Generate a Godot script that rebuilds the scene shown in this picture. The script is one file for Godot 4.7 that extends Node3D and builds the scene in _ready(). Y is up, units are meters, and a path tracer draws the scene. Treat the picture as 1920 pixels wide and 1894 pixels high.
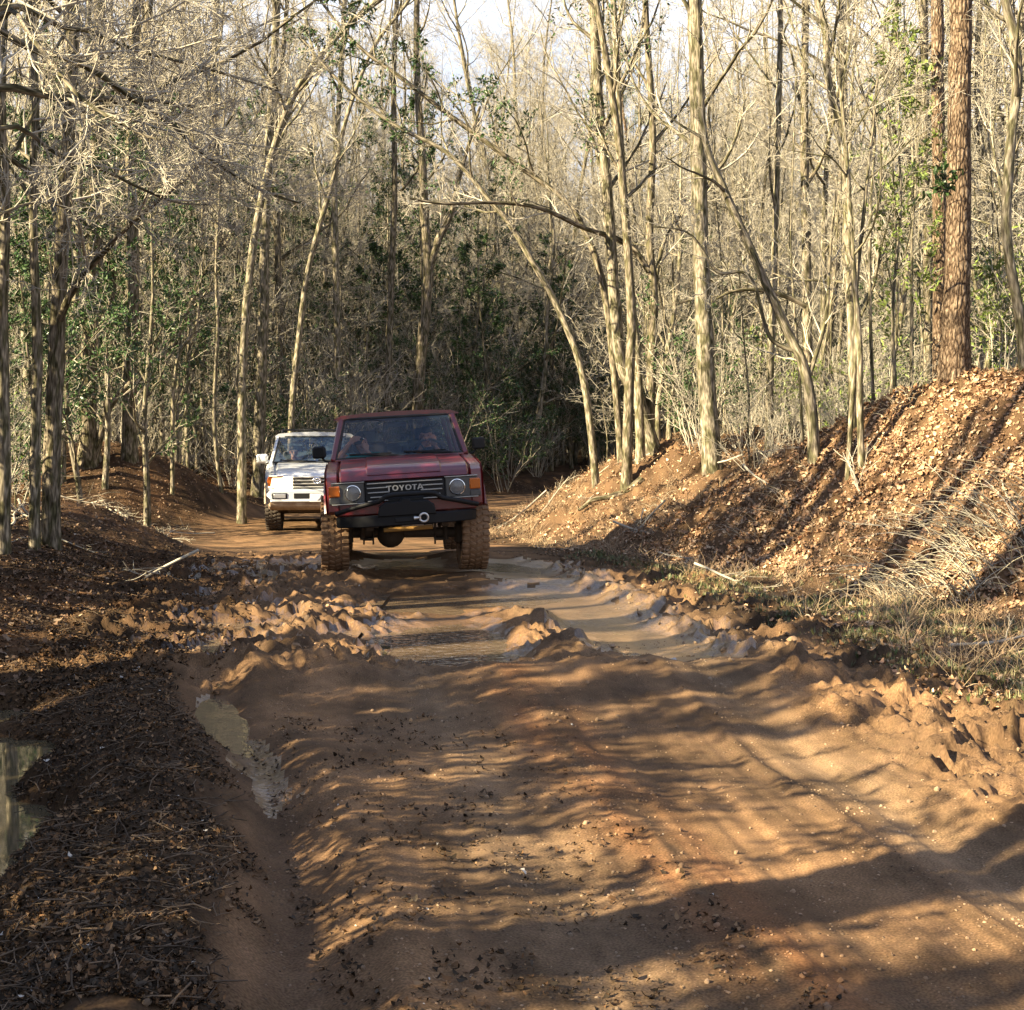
extends Node3D

const CAM_H := 1.62
const FOCAL := 2400.0
const FLAT := Color(1, 1, 1)

var M := {}
var used := {}
var n_a := FastNoiseLite.new()
var n_b := FastNoiseLite.new()
var n_r := FastNoiseLite.new()
var cam_basis := Basis()


func _ready() -> void:
	# ---- camera
	var cam := Camera3D.new()
	cam.name = "camera"
	add_child(cam)
	cam.fov = rad_to_deg(2.0 * atan(947.0 / FOCAL))
	cam.position = Vector3(0, CAM_H, 0)
	cam.rotation = Vector3(-atan(132.0 / FOCAL), 0, 0)
	cam.near = 0.05
	cam.far = 600.0
	cam_basis = cam.basis
	# ---- sky
	var env := Environment.new()
	var sky := Sky.new()
	var sm := ProceduralSkyMaterial.new()
	sm.sky_top_color = Color(0.40, 0.54, 0.78)
	sm.sky_horizon_color = Color(0.88, 0.90, 0.92)
	sm.sky_curve = 0.45
	sm.ground_horizon_color = Color(0.45, 0.42, 0.36)
	sm.ground_bottom_color = Color(0.2, 0.17, 0.13)
	sm.sun_angle_max = 12.0
	sm.sky_cover = sky_cover()
	sm.sky_cover_modulate = Color(1, 1, 1, 0.9)
	sky.sky_material = sm
	env.background_mode = Environment.BG_SKY
	env.sky = sky
	env.background_energy_multiplier = 0.27
	env.tonemap_mode = Environment.TONE_MAPPER_LINEAR
	env.tonemap_exposure = 5.6
	env.sdfgi_enabled = true
	env.ssao_enabled = true
	env.ssil_enabled = true
	var we := WorldEnvironment.new()
	we.name = "world_environment"
	we.environment = env
	add_child(we)
	# ---- sun: low, from the left and behind the photographer
	var sun := DirectionalLight3D.new()
	sun.name = "sun"
	sun.light_energy = 1.6
	sun.light_color = Color(1.0, 0.93, 0.77)
	sun.light_angular_distance = 0.5
	sun.shadow_enabled = true
	var az := deg_to_rad(64.0)
	var el := deg_to_rad(28.0)
	var to_sun := Vector3(-sin(az) * cos(el), sin(el), cos(az) * cos(el))
	add_child(sun)
	sun.look_at_from_position(to_sun * 100.0, Vector3.ZERO, Vector3.UP)

	setup_noise()
	make_materials()
	build_terrain()
	build_puddles()
	build_red_truck()
	build_white_truck()
	build_people()
	build_hero_trees()
	build_forest()
	build_ground_cover()


# ------------------------------------------------------------------ helpers
func lin(r: float, g: float, b: float) -> Color:
	return Color(r, g, b).linear_to_srgb()


func mat(called: String, c: Color, rough: float, metal := 0.0) -> StandardMaterial3D:
	var m := StandardMaterial3D.new()
	m.resource_name = called
	m.albedo_color = c.linear_to_srgb()
	m.roughness = rough
	m.metallic = metal
	M[called] = m
	return m


func numbered(called: String) -> String:
	var n: int = used.get(called, 0)
	used[called] = n + 1
	return called if n == 0 else "%s_%03d" % [called, n]


func tag(o: Node, label: String, category: String, group := "", kind := "") -> void:
	if label:
		o.set_meta("label", label)
	if category:
		o.set_meta("category", category)
	if group:
		o.set_meta("group", group)
	if kind:
		o.set_meta("kind", kind)


func thing(called: String, label: String, category: String, where := Vector3.ZERO, group := "") -> Node3D:
	var o := Node3D.new()
	o.name = numbered(called)
	add_child(o)
	o.position = where
	tag(o, label, category, group)
	return o


func part(called: String, mesh: Mesh, m: Material, parent: Node3D, xf := Transform3D()) -> MeshInstance3D:
	var o := MeshInstance3D.new()
	o.mesh = mesh
	o.material_override = m
	o.name = called
	parent.add_child(o, true)
	o.transform = xf
	return o


func single(called: String, mesh: Mesh, m: Material, label: String, category: String, group := "") -> MeshInstance3D:
	var o := MeshInstance3D.new()
	o.mesh = mesh
	o.material_override = m
	o.name = numbered(called)
	add_child(o)
	tag(o, label, category, group)
	return o


func scatter(called: String, mesh: Mesh, m: Material, places: Array, colors: Array, parent: Node = null) -> MultiMeshInstance3D:
	var mm := MultiMesh.new()
	mm.transform_format = MultiMesh.TRANSFORM_3D
	mm.use_colors = colors.size() > 0
	mm.mesh = mesh
	mm.instance_count = places.size()
	for i in places.size():
		mm.set_instance_transform(i, places[i])
		if colors.size():
			mm.set_instance_color(i, colors[i])
	var o := MultiMeshInstance3D.new()
	o.multimesh = mm
	o.material_override = m
	o.name = numbered(called)
	add_child(o)
	o.set_meta("kind", "stuff")
	return o


func ss(a: float, b: float, x: float) -> float:
	var t := clampf((x - a) / (b - a), 0.0, 1.0)
	return t * t * (3.0 - 2.0 * t)


func gauss(x: float, w: float) -> float:
	return exp(-x * x / (w * w))


func at(px: float, py: float, depth: float) -> Vector3:
	# the point of the place that lies depth metres away along the road axis in that direction
	var ray := cam_basis * Vector3((px - 960.0) / FOCAL, -(py - 947.0) / FOCAL, -1.0)
	return Vector3(0, CAM_H, 0) + ray * (depth / -ray.z)


func setup_noise() -> void:
	for n in [n_a, n_b, n_r]:
		n.noise_type = FastNoiseLite.TYPE_SIMPLEX_SMOOTH
		n.frequency = 1.0
		n.fractal_type = FastNoiseLite.FRACTAL_NONE
	n_a.seed = 11
	n_b.seed = 47
	n_b.fractal_type = FastNoiseLite.FRACTAL_FBM
	n_b.fractal_octaves = 3
	n_r.seed = 93
	n_r.fractal_type = FastNoiseLite.FRACTAL_RIDGED
	n_r.fractal_octaves = 3


func sky_cover() -> Texture2D:
	# thin high cloud, the same all round
	var w := 512
	var h := 256
	var n := FastNoiseLite.new()
	n.seed = 5
	n.frequency = 1.0
	n.fractal_octaves = 5
	var bytes := PackedByteArray()
	bytes.resize(w * h * 4)
	for y in h:
		var up := (0.5 - (y + 0.5) / h) * PI
		for x in w:
			var a := (x + 0.5) / w * TAU
			var p := Vector3(cos(a) * cos(up), sin(up) * 2.2, sin(a) * cos(up)) * 2.6
			var v := clampf(n.get_noise_3dv(p) * 1.6 + 0.35, 0.0, 1.0) * ss(-0.02, 0.1, sin(up))
			var i := (y * w + x) * 4
			bytes[i] = 255
			bytes[i + 1] = 252
			bytes[i + 2] = 246
			bytes[i + 3] = int(v * 150.0)
	return ImageTexture.create_from_image(Image.create_from_data(w, h, false, Image.FORMAT_RGBA8, bytes))


# ------------------------------------------------------------------ textures
func tile_noise(w: int, h: int, fx: float, fy: float, octaves: int, seed_: int, kind: int, fn: Callable) -> Array:
	# a seamless field: noise on a torus in 3-D, unrolled; fn turns a value -1..1 into a colour
	var n := FastNoiseLite.new()
	n.seed = seed_
	n.frequency = 1.0
	n.noise_type = kind
	n.fractal_type = FastNoiseLite.FRACTAL_FBM if octaves > 1 else FastNoiseLite.FRACTAL_NONE
	n.fractal_octaves = octaves
	if kind == FastNoiseLite.TYPE_CELLULAR:
		n.cellular_return_type = FastNoiseLite.RETURN_DISTANCE2_SUB
	var bytes := PackedByteArray()
	bytes.resize(w * h * 3)
	for y in h:
		var v := float(y) / h
		for x in w:
			var u := float(x) / w
			# blend of four shifted samples keeps both edges seamless
			var s := 0.0
			var X := u * fx
			var Y := v * fy
			var a := n.get_noise_2d(X, Y)
			var b := n.get_noise_2d(X - fx, Y)
			var c := n.get_noise_2d(X, Y - fy)
			var d := n.get_noise_2d(X - fx, Y - fy)
			var bu := ss(0.75, 1.0, u)
			var bv := ss(0.75, 1.0, v)
			s = lerpf(lerpf(a, b, bu), lerpf(c, d, bu), bv)
			var col: Color = fn.call(s)
			var i := (y * w + x) * 3
			bytes[i] = int(clampf(col.r, 0, 1) * 255.0)
			bytes[i + 1] = int(clampf(col.g, 0, 1) * 255.0)
			bytes[i + 2] = int(clampf(col.b, 0, 1) * 255.0)
	return [ImageTexture.create_from_image(Image.create_from_data(w, h, false, Image.FORMAT_RGB8, bytes))]


func make_materials() -> void:
	var grey := func(lo: float, hi: float, power: float) -> Callable:
		return func(s: float) -> Color:
			var v := lerpf(lo, hi, pow(clampf(s * 0.5 + 0.5, 0.0, 1.0), power))
			return Color(v, v, v)
	var simplex := FastNoiseLite.TYPE_SIMPLEX_SMOOTH
	var cell := FastNoiseLite.TYPE_CELLULAR
	var soil: Texture2D = tile_noise(512, 512, 85, 85, 4, 3, simplex, func(s):
		var v := clampf(s * 0.9 + 0.5, 0.0, 1.0)
		return Color(0.70 + 0.30 * v, 0.69 + 0.30 * v, 0.67 + 0.30 * v))[0]
	var soil_wide: Texture2D = tile_noise(256, 256, 9, 9, 4, 8, simplex, func(s):
		var v := clampf(s * 0.8 + 0.5, 0.0, 1.0)
		return Color(0.74 + 0.26 * v, 0.72 + 0.25 * v, 0.70 + 0.24 * v))[0]
	var soil_bump: Texture2D = tile_noise(512, 512, 22, 22, 6, 21, simplex, grey.call(0.0, 1.0, 1.0))[0]
	M.soil_tex = soil
	for spec in [["mud", 0.88], ["wet_mud", 0.28], ["litter_soil", 0.95]]:
		var m := mat(spec[0], FLAT, spec[1])
		m.vertex_color_use_as_albedo = true
		m.albedo_texture = soil
		m.uv1_scale = Vector3(0.9, 0.9, 1)
		m.uv2_scale = Vector3(0.21, 0.21, 1)
		m.detail_enabled = true
		m.detail_albedo = soil_wide
		m.detail_blend_mode = BaseMaterial3D.BLEND_MODE_MUL
		m.detail_uv_layer = BaseMaterial3D.DETAIL_UV_2
		m.heightmap_enabled = true
		m.heightmap_texture = soil_bump
		m.heightmap_scale = {"mud": 0.14, "wet_mud": 0.7, "litter_soil": 1.2}[spec[0]]
		if spec[0] == "wet_mud":
			m.metallic_specular = 0.58
		else:
			m.metallic_specular = 0.2
	# bark: streaks along the trunk; uv in metres (x round, y along)
	var bark_c: Texture2D = tile_noise(256, 512, 18, 7, 4, 31, simplex, func(s):
		var v := clampf(s * 0.95 + 0.5, 0.0, 1.0)
		return Color(0.52 + 0.48 * v, 0.50 + 0.48 * v, 0.47 + 0.47 * v))[0]
	var bark_h: Texture2D = tile_noise(256, 512, 15, 8, 4, 33, simplex, grey.call(0.0, 1.0, 1.0))[0]
	var blotch: Texture2D = tile_noise(256, 256, 7, 5, 3, 77, simplex, func(s):
		var v := ss(-0.15, 0.35, s)
		return Color(1.0, 1.0, 1.0).lerp(Color(0.66, 0.68, 0.60), v))[0]
	for spec in [["bark_pale", Color(0.37, 0.335, 0.275)], ["bark_grey", Color(0.335, 0.305, 0.255)], ["bark_brown", Color(0.30, 0.265, 0.215)], ["bark_twig", Color(0.37, 0.335, 0.27)], ["bark_twig_brown", Color(0.33, 0.29, 0.23)]]:
		var m := mat(spec[0], spec[1], 0.9)
		m.metallic_specular = 0.2
		m.vertex_color_use_as_albedo = true
		if not spec[0].begins_with("bark_twig"):
			m.albedo_texture = bark_c
			m.uv1_scale = Vector3(1.0, 0.7, 1)
			m.uv2_scale = Vector3(0.7, 0.45, 1)
			m.detail_enabled = true
			m.detail_albedo = blotch
			m.detail_blend_mode = BaseMaterial3D.BLEND_MODE_MUL
			m.detail_uv_layer = BaseMaterial3D.DETAIL_UV_2
			m.heightmap_enabled = true
			m.heightmap_texture = bark_h
			m.heightmap_scale = 0.3 if spec[0] == "bark_pale" else 0.6
	var pine_c: Texture2D = tile_noise(256, 512, 9, 7, 1, 55, cell, func(s):
		var v := clampf((s + 1.0) * 1.5, 0.0, 1.0)
		return Color(0.52, 0.46, 0.42).lerp(Color(1.0, 0.96, 0.92), pow(v, 0.6)))[0]
	var pine_h: Texture2D = tile_noise(256, 512, 9, 7, 1, 55, cell, func(s):
		var v := pow(clampf((s + 1.0) * 1.5, 0.0, 1.0), 0.5)
		return Color(v, v, v))[0]
	var pm := mat("bark_pine", Color(0.40, 0.345, 0.295), 0.95)
	pm.vertex_color_use_as_albedo = true
	pm.albedo_texture = pine_c
	pm.uv1_scale = Vector3(1.5, 1.15, 1)
	pm.detail_enabled = true
	pm.detail_albedo = bark_c
	pm.detail_blend_mode = BaseMaterial3D.BLEND_MODE_MUL
	pm.detail_uv_layer = BaseMaterial3D.DETAIL_UV_2
	pm.uv2_scale = Vector3(2.0, 2.0, 1)
	pm.heightmap_enabled = true
	pm.heightmap_texture = pine_h
	pm.heightmap_scale = 2.0
	pm.metallic_specular = 0.2
	# leaves
	for spec in [["leaf_evergreen", Color(0.045, 0.085, 0.028), 0.35], ["leaf_bright", Color(0.16, 0.21, 0.05), 0.45], ["leaf_dead", Color(0.42, 0.24, 0.12), 0.8], ["needle", Color(0.07, 0.11, 0.035), 0.5]]:
		var m := mat(spec[0], spec[1], spec[2])
		m.vertex_color_use_as_albedo = true
		m.backlight_enabled = true
		m.backlight = Color(0.35, 0.35, 0.35) if spec[0] != "leaf_dead" else Color(0.2, 0.2, 0.2)
		m.metallic_specular = 0.35
	var scat := mat("scatter", FLAT, 0.85)
	scat.vertex_color_use_as_albedo = true
	scat.metallic_specular = 0.3
	var wet := mat("wet_leaf", FLAT, 0.75)
	wet.metallic_specular = 0.12
	wet.vertex_color_use_as_albedo = true
	var grass := mat("grass", FLAT, 0.6)
	grass.vertex_color_use_as_albedo = true
	grass.backlight_enabled = true
	grass.backlight = Color(0.4, 0.4, 0.4)
	var w := mat("muddy_water", Color(0.12, 0.085, 0.055), 0.06)
	w.metallic_specular = 0.7
	w.heightmap_enabled = true
	w.heightmap_texture = soil_wide
	w.uv1_scale = Vector3(0.9, 0.9, 1)
	w.heightmap_scale = 2.2
	var rw: StandardMaterial3D = w.duplicate()
	rw.resource_name = "rut_water"
	rw.heightmap_scale = 0.4
	M.rut_water = rw
	var dw := mat("ditch_water", Color(0.075, 0.06, 0.035), 0.03)
	dw.metallic_specular = 0.6
	# cars
	var dust: Texture2D = tile_noise(256, 256, 6, 6, 5, 61, simplex, func(s):
		var v := clampf(s * 0.9 + 0.5, 0.0, 1.0)
		return Color(1, 1, 1).lerp(Color(0.74, 0.66, 0.6), v))[0]
	M.dust = dust
	var red := mat("red_paint", Color(0.135, 0.0065, 0.009), 0.36)
	red.clearcoat_enabled = true
	red.clearcoat = 0.5
	red.clearcoat_roughness = 0.16
	red.albedo_texture = dust
	red.uv1_triplanar = true
	red.uv1_scale = Vector3(1.1, 1.1, 1.1)
	var white := mat("white_paint", Color(0.52, 0.53, 0.55), 0.32)
	white.clearcoat_enabled = true
	white.clearcoat = 0.8
	white.clearcoat_roughness = 0.12
	white.metallic = 0.25
	var tan_ := mat("tan_cladding", Color(0.42, 0.35, 0.27), 0.6)
	tan_.albedo_texture = dust
	tan_.uv1_triplanar = true
	mat("black_steel", Color(0.009, 0.009, 0.010), 0.55).metallic_specular = 0.3
	mat("black_plastic", Color(0.014, 0.014, 0.015), 0.6).metallic_specular = 0.3
	mat("rubber", Color(0.022, 0.021, 0.02), 0.8)
	var tm := mat("muddy_tyre", Color(0.23, 0.145, 0.08), 0.85)
	tm.albedo_texture = dust
	tm.uv1_triplanar = true
	tm.uv1_scale = Vector3(3, 3, 3)
	var tg := mat("dusty_tyre", Color(0.06, 0.048, 0.036), 0.85)
	tg.albedo_texture = dust
	tg.uv1_triplanar = true
	mat("axle_mud", Color(0.05, 0.034, 0.022), 0.8)
	mat("rod_mud", Color(0.38, 0.21, 0.055), 0.7)
	mat("chrome", Color(0.75, 0.75, 0.76), 0.12, 1.0)
	mat("silver", Color(0.50, 0.50, 0.50), 0.35, 0.7)
	mat("silver_bar", Color(0.33, 0.32, 0.30), 0.4, 0.3)
	mat("steel", Color(0.45, 0.45, 0.46), 0.4, 0.9)
	mat("amber", Color(0.38, 0.095, 0.01), 0.15)
	mat("clear_lens", Color(0.55, 0.55, 0.55), 0.1)
	var hl := mat("lit_lamp", Color(0.9, 0.88, 0.8), 0.15)
	hl.emission_enabled = true
	hl.emission = Color(1.0, 0.86, 0.62)
	hl.emission_energy_multiplier = 1.0
	mat("plate", Color(0.55, 0.56, 0.58), 0.4)
	mat("ink", Color(0.10, 0.10, 0.13), 0.5)
	mat("interior", Color(0.035, 0.036, 0.04), 0.75)
	mat("seat_cloth", Color(0.09, 0.09, 0.10), 0.9)
	mat("bezel", Color(0.055, 0.055, 0.055), 0.45, 0.3)
	var g := mat("glass", Color(0.03, 0.05, 0.08), 0.02)
	g.transparency = BaseMaterial3D.TRANSPARENCY_ALPHA
	g.albedo_color.a = 0.42
	g.metallic_specular = 0.3
	var g2 := mat("tinted_glass", Color(0.04, 0.06, 0.08), 0.02)
	g2.transparency = BaseMaterial3D.TRANSPARENCY_ALPHA
	g2.albedo_color.a = 0.45
	g2.metallic_specular = 0.6
	var gl := mat("lens_glass", Color(0.8, 0.8, 0.8), 0.05)
	gl.transparency = BaseMaterial3D.TRANSPARENCY_ALPHA
	gl.albedo_color.a = 0.08
	var sk := mat("skin", Color(0.50, 0.27, 0.18), 0.55)
	sk.subsurf_scatter_enabled = true
	sk.subsurf_scatter_strength = 0.1
	mat("hair", Color(0.012, 0.010, 0.009), 0.5)
	mat("teal_shirt", Color(0.03, 0.30, 0.31), 0.85)
	mat("dark_shirt", Color(0.03, 0.035, 0.05), 0.85)
	mat("eye", Color(0.02, 0.015, 0.012), 0.2)
	mat("lip", Color(0.35, 0.12, 0.10), 0.5)


# ------------------------------------------------------------------ solid shapes (triangle soup, normals by crease angle)
class Solid:
	var v := PackedVector3Array()

	func tri(a: Vector3, b: Vector3, c: Vector3, out: Vector3) -> void:
		if (b - a).cross(c - a).dot(out) > 0.0:
			v.append_array([a, c, b])
		else:
			v.append_array([a, b, c])

	func quad(a: Vector3, b: Vector3, c: Vector3, d: Vector3, out: Vector3) -> void:
		tri(a, b, c, out)
		tri(a, c, d, out)

	func box(centre: Vector3, size: Vector3, bev := 0.01, xf := Transform3D()) -> Solid:
		var h := size * 0.5
		bev = minf(bev, minf(h.x, minf(h.y, h.z)) * 0.6)
		var poly := PackedVector2Array([Vector2(-h.x, -h.y + bev), Vector2(-h.x + bev, -h.y), Vector2(h.x - bev, -h.y), Vector2(h.x, -h.y + bev), Vector2(h.x, h.y - bev), Vector2(h.x - bev, h.y), Vector2(-h.x + bev, h.y), Vector2(-h.x, h.y - bev)])
		return extr(poly, -h.z, h.z, bev, xf * Transform3D(Basis(), centre))

	func extr(poly_in: PackedVector2Array, z0: float, z1: float, bev := 0.0, xf := Transform3D()) -> Solid:
		# a polygon in the xy plane drawn out along z, its two rims chamfered
		var poly := poly_in.duplicate()
		if Geometry2D.is_polygon_clockwise(poly):
			poly.reverse()
		var n := poly.size()
		var inner := PackedVector2Array()
		for i in n:
			var e0 := (poly[i] - poly[(i + n - 1) % n]).normalized()
			var e1 := (poly[(i + 1) % n] - poly[i]).normalized()
			var n0 := Vector2(-e0.y, e0.x)
			var n1 := Vector2(-e1.y, e1.x)
			var m := (n0 + n1)
			m = m / maxf(m.dot(n0), 0.35) if m.length() > 1e-4 else n0
			inner.append(poly[i] + m * bev)
		var rings := [[inner, z0], [poly, z0 + bev], [poly, z1 - bev], [inner, z1]] if bev > 0.0 else [[poly, z0], [poly, z1]]
		for k in rings.size() - 1:
			var a: PackedVector2Array = rings[k][0]
			var b: PackedVector2Array = rings[k + 1][0]
			var za: float = rings[k][1]
			var zb: float = rings[k + 1][1]
			for i in n:
				var j := (i + 1) % n
				var e := poly[j] - poly[i]
				var out := Vector3(e.y, -e.x, 0)
				out += Vector3(0, 0, out.length() * (0.7 if k == 2 else (-0.7 if k == 0 and bev > 0.0 else 0.0)))
				quad(xf * Vector3(a[i].x, a[i].y, za), xf * Vector3(a[j].x, a[j].y, za), xf * Vector3(b[j].x, b[j].y, zb), xf * Vector3(b[i].x, b[i].y, zb), xf.basis * out)
		var cap: PackedVector2Array = rings[0][0]
		var ids := Geometry2D.triangulate_polygon(cap)
		if ids.is_empty():
			cap = poly
			ids = Geometry2D.triangulate_polygon(cap)
		for t in range(0, ids.size(), 3):
			for side in [[z0, -1.0], [z1, 1.0]]:
				tri(xf * Vector3(cap[ids[t]].x, cap[ids[t]].y, side[0]), xf * Vector3(cap[ids[t + 1]].x, cap[ids[t + 1]].y, side[0]), xf * Vector3(cap[ids[t + 2]].x, cap[ids[t + 2]].y, side[0]), xf.basis * Vector3(0, 0, side[1]))
		return self

	func tube(path: Array, radius: Variant, sides := 8, closed := false, squash := 1.0) -> Solid:
		var rings := []
		var n := path.size()
		var side := Vector3.ZERO
		for i in n:
			var p: Vector3 = path[i]
			var before: Vector3 = path[(i + n - 1) % n] if closed or i > 0 else path[i]
			var after: Vector3 = path[(i + 1) % n] if closed or i < n - 1 else path[i]
			var d := (after - before).normalized()
			if side == Vector3.ZERO:
				side = d.cross(Vector3.UP if absf(d.y) < 0.9 else Vector3.RIGHT).normalized()
			side = (side - d * side.dot(d)).normalized()
			var up := side.cross(d)
			var r: float = radius[i] if radius is Array else radius
			var ring := PackedVector3Array()
			for k in sides:
				var a := TAU * (k + 0.5) / sides
				ring.append(p + (side * cos(a) + up * sin(a) * squash) * r)
			rings.append(ring)
		for i in (n if closed else n - 1):
			var j := (i + 1) % n
			for k in sides:
				var l := (k + 1) % sides
				var mid: Vector3 = (rings[i][k] + rings[j][l]) * 0.5 - (path[i] + path[j]) * 0.5
				quad(rings[i][k], rings[i][l], rings[j][l], rings[j][k], mid)
		if not closed:
			for e in [0, n - 1]:
				var d: Vector3 = (path[0] - path[1]) if e == 0 else (path[n - 1] - path[n - 2])
				for k in range(1, sides - 1):
					tri(rings[e][0], rings[e][k], rings[e][k + 1], d)
		return self

	func lathe(profile: Array, segs: int, xf := Transform3D(), a0 := 0.0, a1 := TAU) -> Solid:
		# profile of Vector2(radius, height) turned about z; listed so that the outside lies on its right
		for i in profile.size() - 1:
			var p: Vector2 = profile[i]
			var q: Vector2 = profile[i + 1]
			var e := q - p
			for k in segs:
				var s := a0 + (a1 - a0) * k / segs
				var t := a0 + (a1 - a0) * (k + 1) / segs
				var m := (s + t) * 0.5
				var out := Vector3(cos(m) * e.y, sin(m) * e.y, -e.x)
				quad(xf * Vector3(cos(s) * p.x, sin(s) * p.x, p.y), xf * Vector3(cos(t) * p.x, sin(t) * p.x, p.y), xf * Vector3(cos(t) * q.x, sin(t) * q.x, q.y), xf * Vector3(cos(s) * q.x, sin(s) * q.x, q.y), xf.basis * out)
		return self

	func beam(a: Vector3, b: Vector3, wx: float, wz: float, bev := 0.008) -> Solid:
		var d := b - a
		var y := d.normalized()
		var z := Vector3(1, 0, 0).cross(y).normalized()
		if z.length() < 0.5:
			z = Vector3(0, 0, 1)
		var x := y.cross(z)
		return box(Vector3.ZERO, Vector3(wx, d.length(), wz), bev, Transform3D(Basis(x, y, z), (a + b) * 0.5))

	func surface(rows: Array, out: Vector3) -> Solid:
		for i in rows.size() - 1:
			for j in rows[i].size() - 1:
				quad(rows[i][j], rows[i][j + 1], rows[i + 1][j + 1], rows[i + 1][j], out)
		return self

	func mesh(crease := 38.0) -> ArrayMesh:
		var n := v.size() / 3
		var fn := PackedVector3Array()
		var byp := {}
		for t in n:
			var a := v[t * 3]
			fn.append((v[t * 3 + 2] - a).cross(v[t * 3 + 1] - a))
			for k in 3:
				var key := Vector3i((v[t * 3 + k] * 4000.0).round())
				if byp.has(key):
					byp[key].append(t)
				else:
					byp[key] = [t]
		var lim := cos(deg_to_rad(crease))
		var normals := PackedVector3Array()
		normals.resize(v.size())
		var unit := PackedVector3Array()
		for f in fn:
			unit.append(f.normalized())
		for t in n:
			for k in 3:
				var s := Vector3.ZERO
				for o in byp[Vector3i((v[t * 3 + k] * 4000.0).round())]:
					if unit[o].dot(unit[t]) >= lim:
						s += fn[o]
				normals[t * 3 + k] = s.normalized() if s.length() > 1e-12 else Vector3.UP
		var arr := []
		arr.resize(Mesh.ARRAY_MAX)
		arr[Mesh.ARRAY_VERTEX] = v
		arr[Mesh.ARRAY_NORMAL] = normals
		var m := ArrayMesh.new()
		m.add_surface_from_arrays(Mesh.PRIMITIVE_TRIANGLES, arr)
		return m


# ------------------------------------------------------------------ wood: smooth tapered tubes, leaves
class Wood:
	var v := PackedVector3Array()
	var n := PackedVector3Array()
	var c := PackedColorArray()
	var uv := PackedVector2Array()
	var ids := PackedInt32Array()

	func tube(path: PackedVector3Array, radii: PackedFloat32Array, sides: int, tint: Color, lump := 0.0, noise: FastNoiseLite = null, start := 0.0) -> void:
		var first := v.size()
		var m := path.size()
		var side := Vector3.ZERO
		var along := start
		for i in m:
			var d := (path[mini(i + 1, m - 1)] - path[maxi(i - 1, 0)]).normalized()
			if side == Vector3.ZERO:
				side = d.cross(Vector3(0.31, 0.2, 0.93) if absf(d.z) < 0.85 else Vector3.RIGHT).normalized()
			side = (side - d * side.dot(d)).normalized()
			var up := side.cross(d)
			if i > 0:
				along += path[i].distance_to(path[i - 1])
			var girth := TAU * radii[0]
			for k in sides + 1:
				var a := TAU * k / sides
				var o := side * cos(a) + up * sin(a)
				var r := radii[i]
				if lump > 0.0:
					r *= 1.0 + lump * noise.get_noise_3d(path[i].x * 3.0 + o.x * 1.1, along * 1.6, o.z * 1.1 + o.y)
				v.append(path[i] + o * r)
				n.append(o)
				c.append(tint)
				uv.append(Vector2(girth * k / sides, along))
		for i in m - 1:
			var a := first + i * (sides + 1)
			var b := a + sides + 1
			for k in sides:
				ids.append_array([a + k, b + k + 1, b + k, a + k, a + k + 1, b + k + 1])

	func leaf(p: Vector3, along: Vector3, face: Vector3, length: float, width: float, tint: Color) -> void:
		# a folded blade of four triangles
		var s := along.cross(face).normalized()
		var f := s.cross(along).normalized()
		var base := v.size()
		var tip := p + along * length
		var mid := p + along * length * 0.45 - f * width * 0.18
		v.append_array([p, mid + s * width * 0.5 + f * width * 0.22, mid, mid - s * width * 0.5 + f * width * 0.22, tip - f * length * 0.1])
		n.append_array([f, (f + s * 0.3).normalized(), f, (f - s * 0.3).normalized(), f])
		for k in 5:
			c.append(tint)
			uv.append(Vector2(0, 0))
		for t in [[0, 1, 2], [0, 2, 3], [1, 4, 2], [2, 4, 3]]:
			var a := v[base + t[0]]
			if (v[base + t[1]] - a).cross(v[base + t[2]] - a).dot(f) > 0.0:
				ids.append_array([base + t[0], base + t[2], base + t[1]])
			else:
				ids.append_array([base + t[0], base + t[1], base + t[2]])

	func mesh() -> ArrayMesh:
		var arr := []
		arr.resize(Mesh.ARRAY_MAX)
		arr[Mesh.ARRAY_VERTEX] = v
		arr[Mesh.ARRAY_NORMAL] = n
		arr[Mesh.ARRAY_COLOR] = c
		arr[Mesh.ARRAY_TEX_UV] = uv
		arr[Mesh.ARRAY_TEX_UV2] = uv
		arr[Mesh.ARRAY_INDEX] = ids
		var m := ArrayMesh.new()
		if v.size():
			m.add_surface_from_arrays(Mesh.PRIMITIVE_TRIANGLES, arr)
		return m


# ------------------------------------------------------------------ the lie of the land (x to the right, d metres away from the photographer)
const ROAD_KEYS := [-80.0, 4.0, -20.0, 0.6, 0.0, 0.2, 6.0, 0.0, 10.0, -0.45, 15.0, -1.3, 20.0, -2.5, 24.0, -3.45, 27.0, -3.75, 30.0, -3.2, 33.0, -1.7, 37.0, 1.6, 42.0, 6.5, 50.0, 14.0, 70.0, 30.0, 100.0, 50.0, 400.0, 200.0]
const BANK_KEYS := [-80.0, 0.6, -10.0, 0.9, 0.0, 1.5, 6.0, 1.9, 10.0, 2.25, 15.0, 2.35, 17.5, 1.75, 19.5, 1.1, 21.5, 1.15, 24.5, 1.6, 28.0, 1.35, 34.0, 0.8, 50.0, 1.0, 120.0, 2.0, 400.0, 5.0]
const TOE_KEYS := [-80.0, 3.5, -5.0, 4.8, 4.0, 5.6, 9.0, 5.6, 11.0, 5.3, 12.5, 4.8, 14.0, 4.1, 15.5, 3.65, 18.0, 3.45, 20.0, 3.7, 24.0, 3.4, 30.0, 3.35, 400.0, 3.35]
const RUT_KEYS := [-80.0, 0.0, 0.0, -0.3, 3.0, -0.52, 4.4, -0.78, 5.7, -1.08, 7.3, -1.66, 9.0, -2.15, 14.0, -3.0, 400.0, -3.0]
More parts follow.
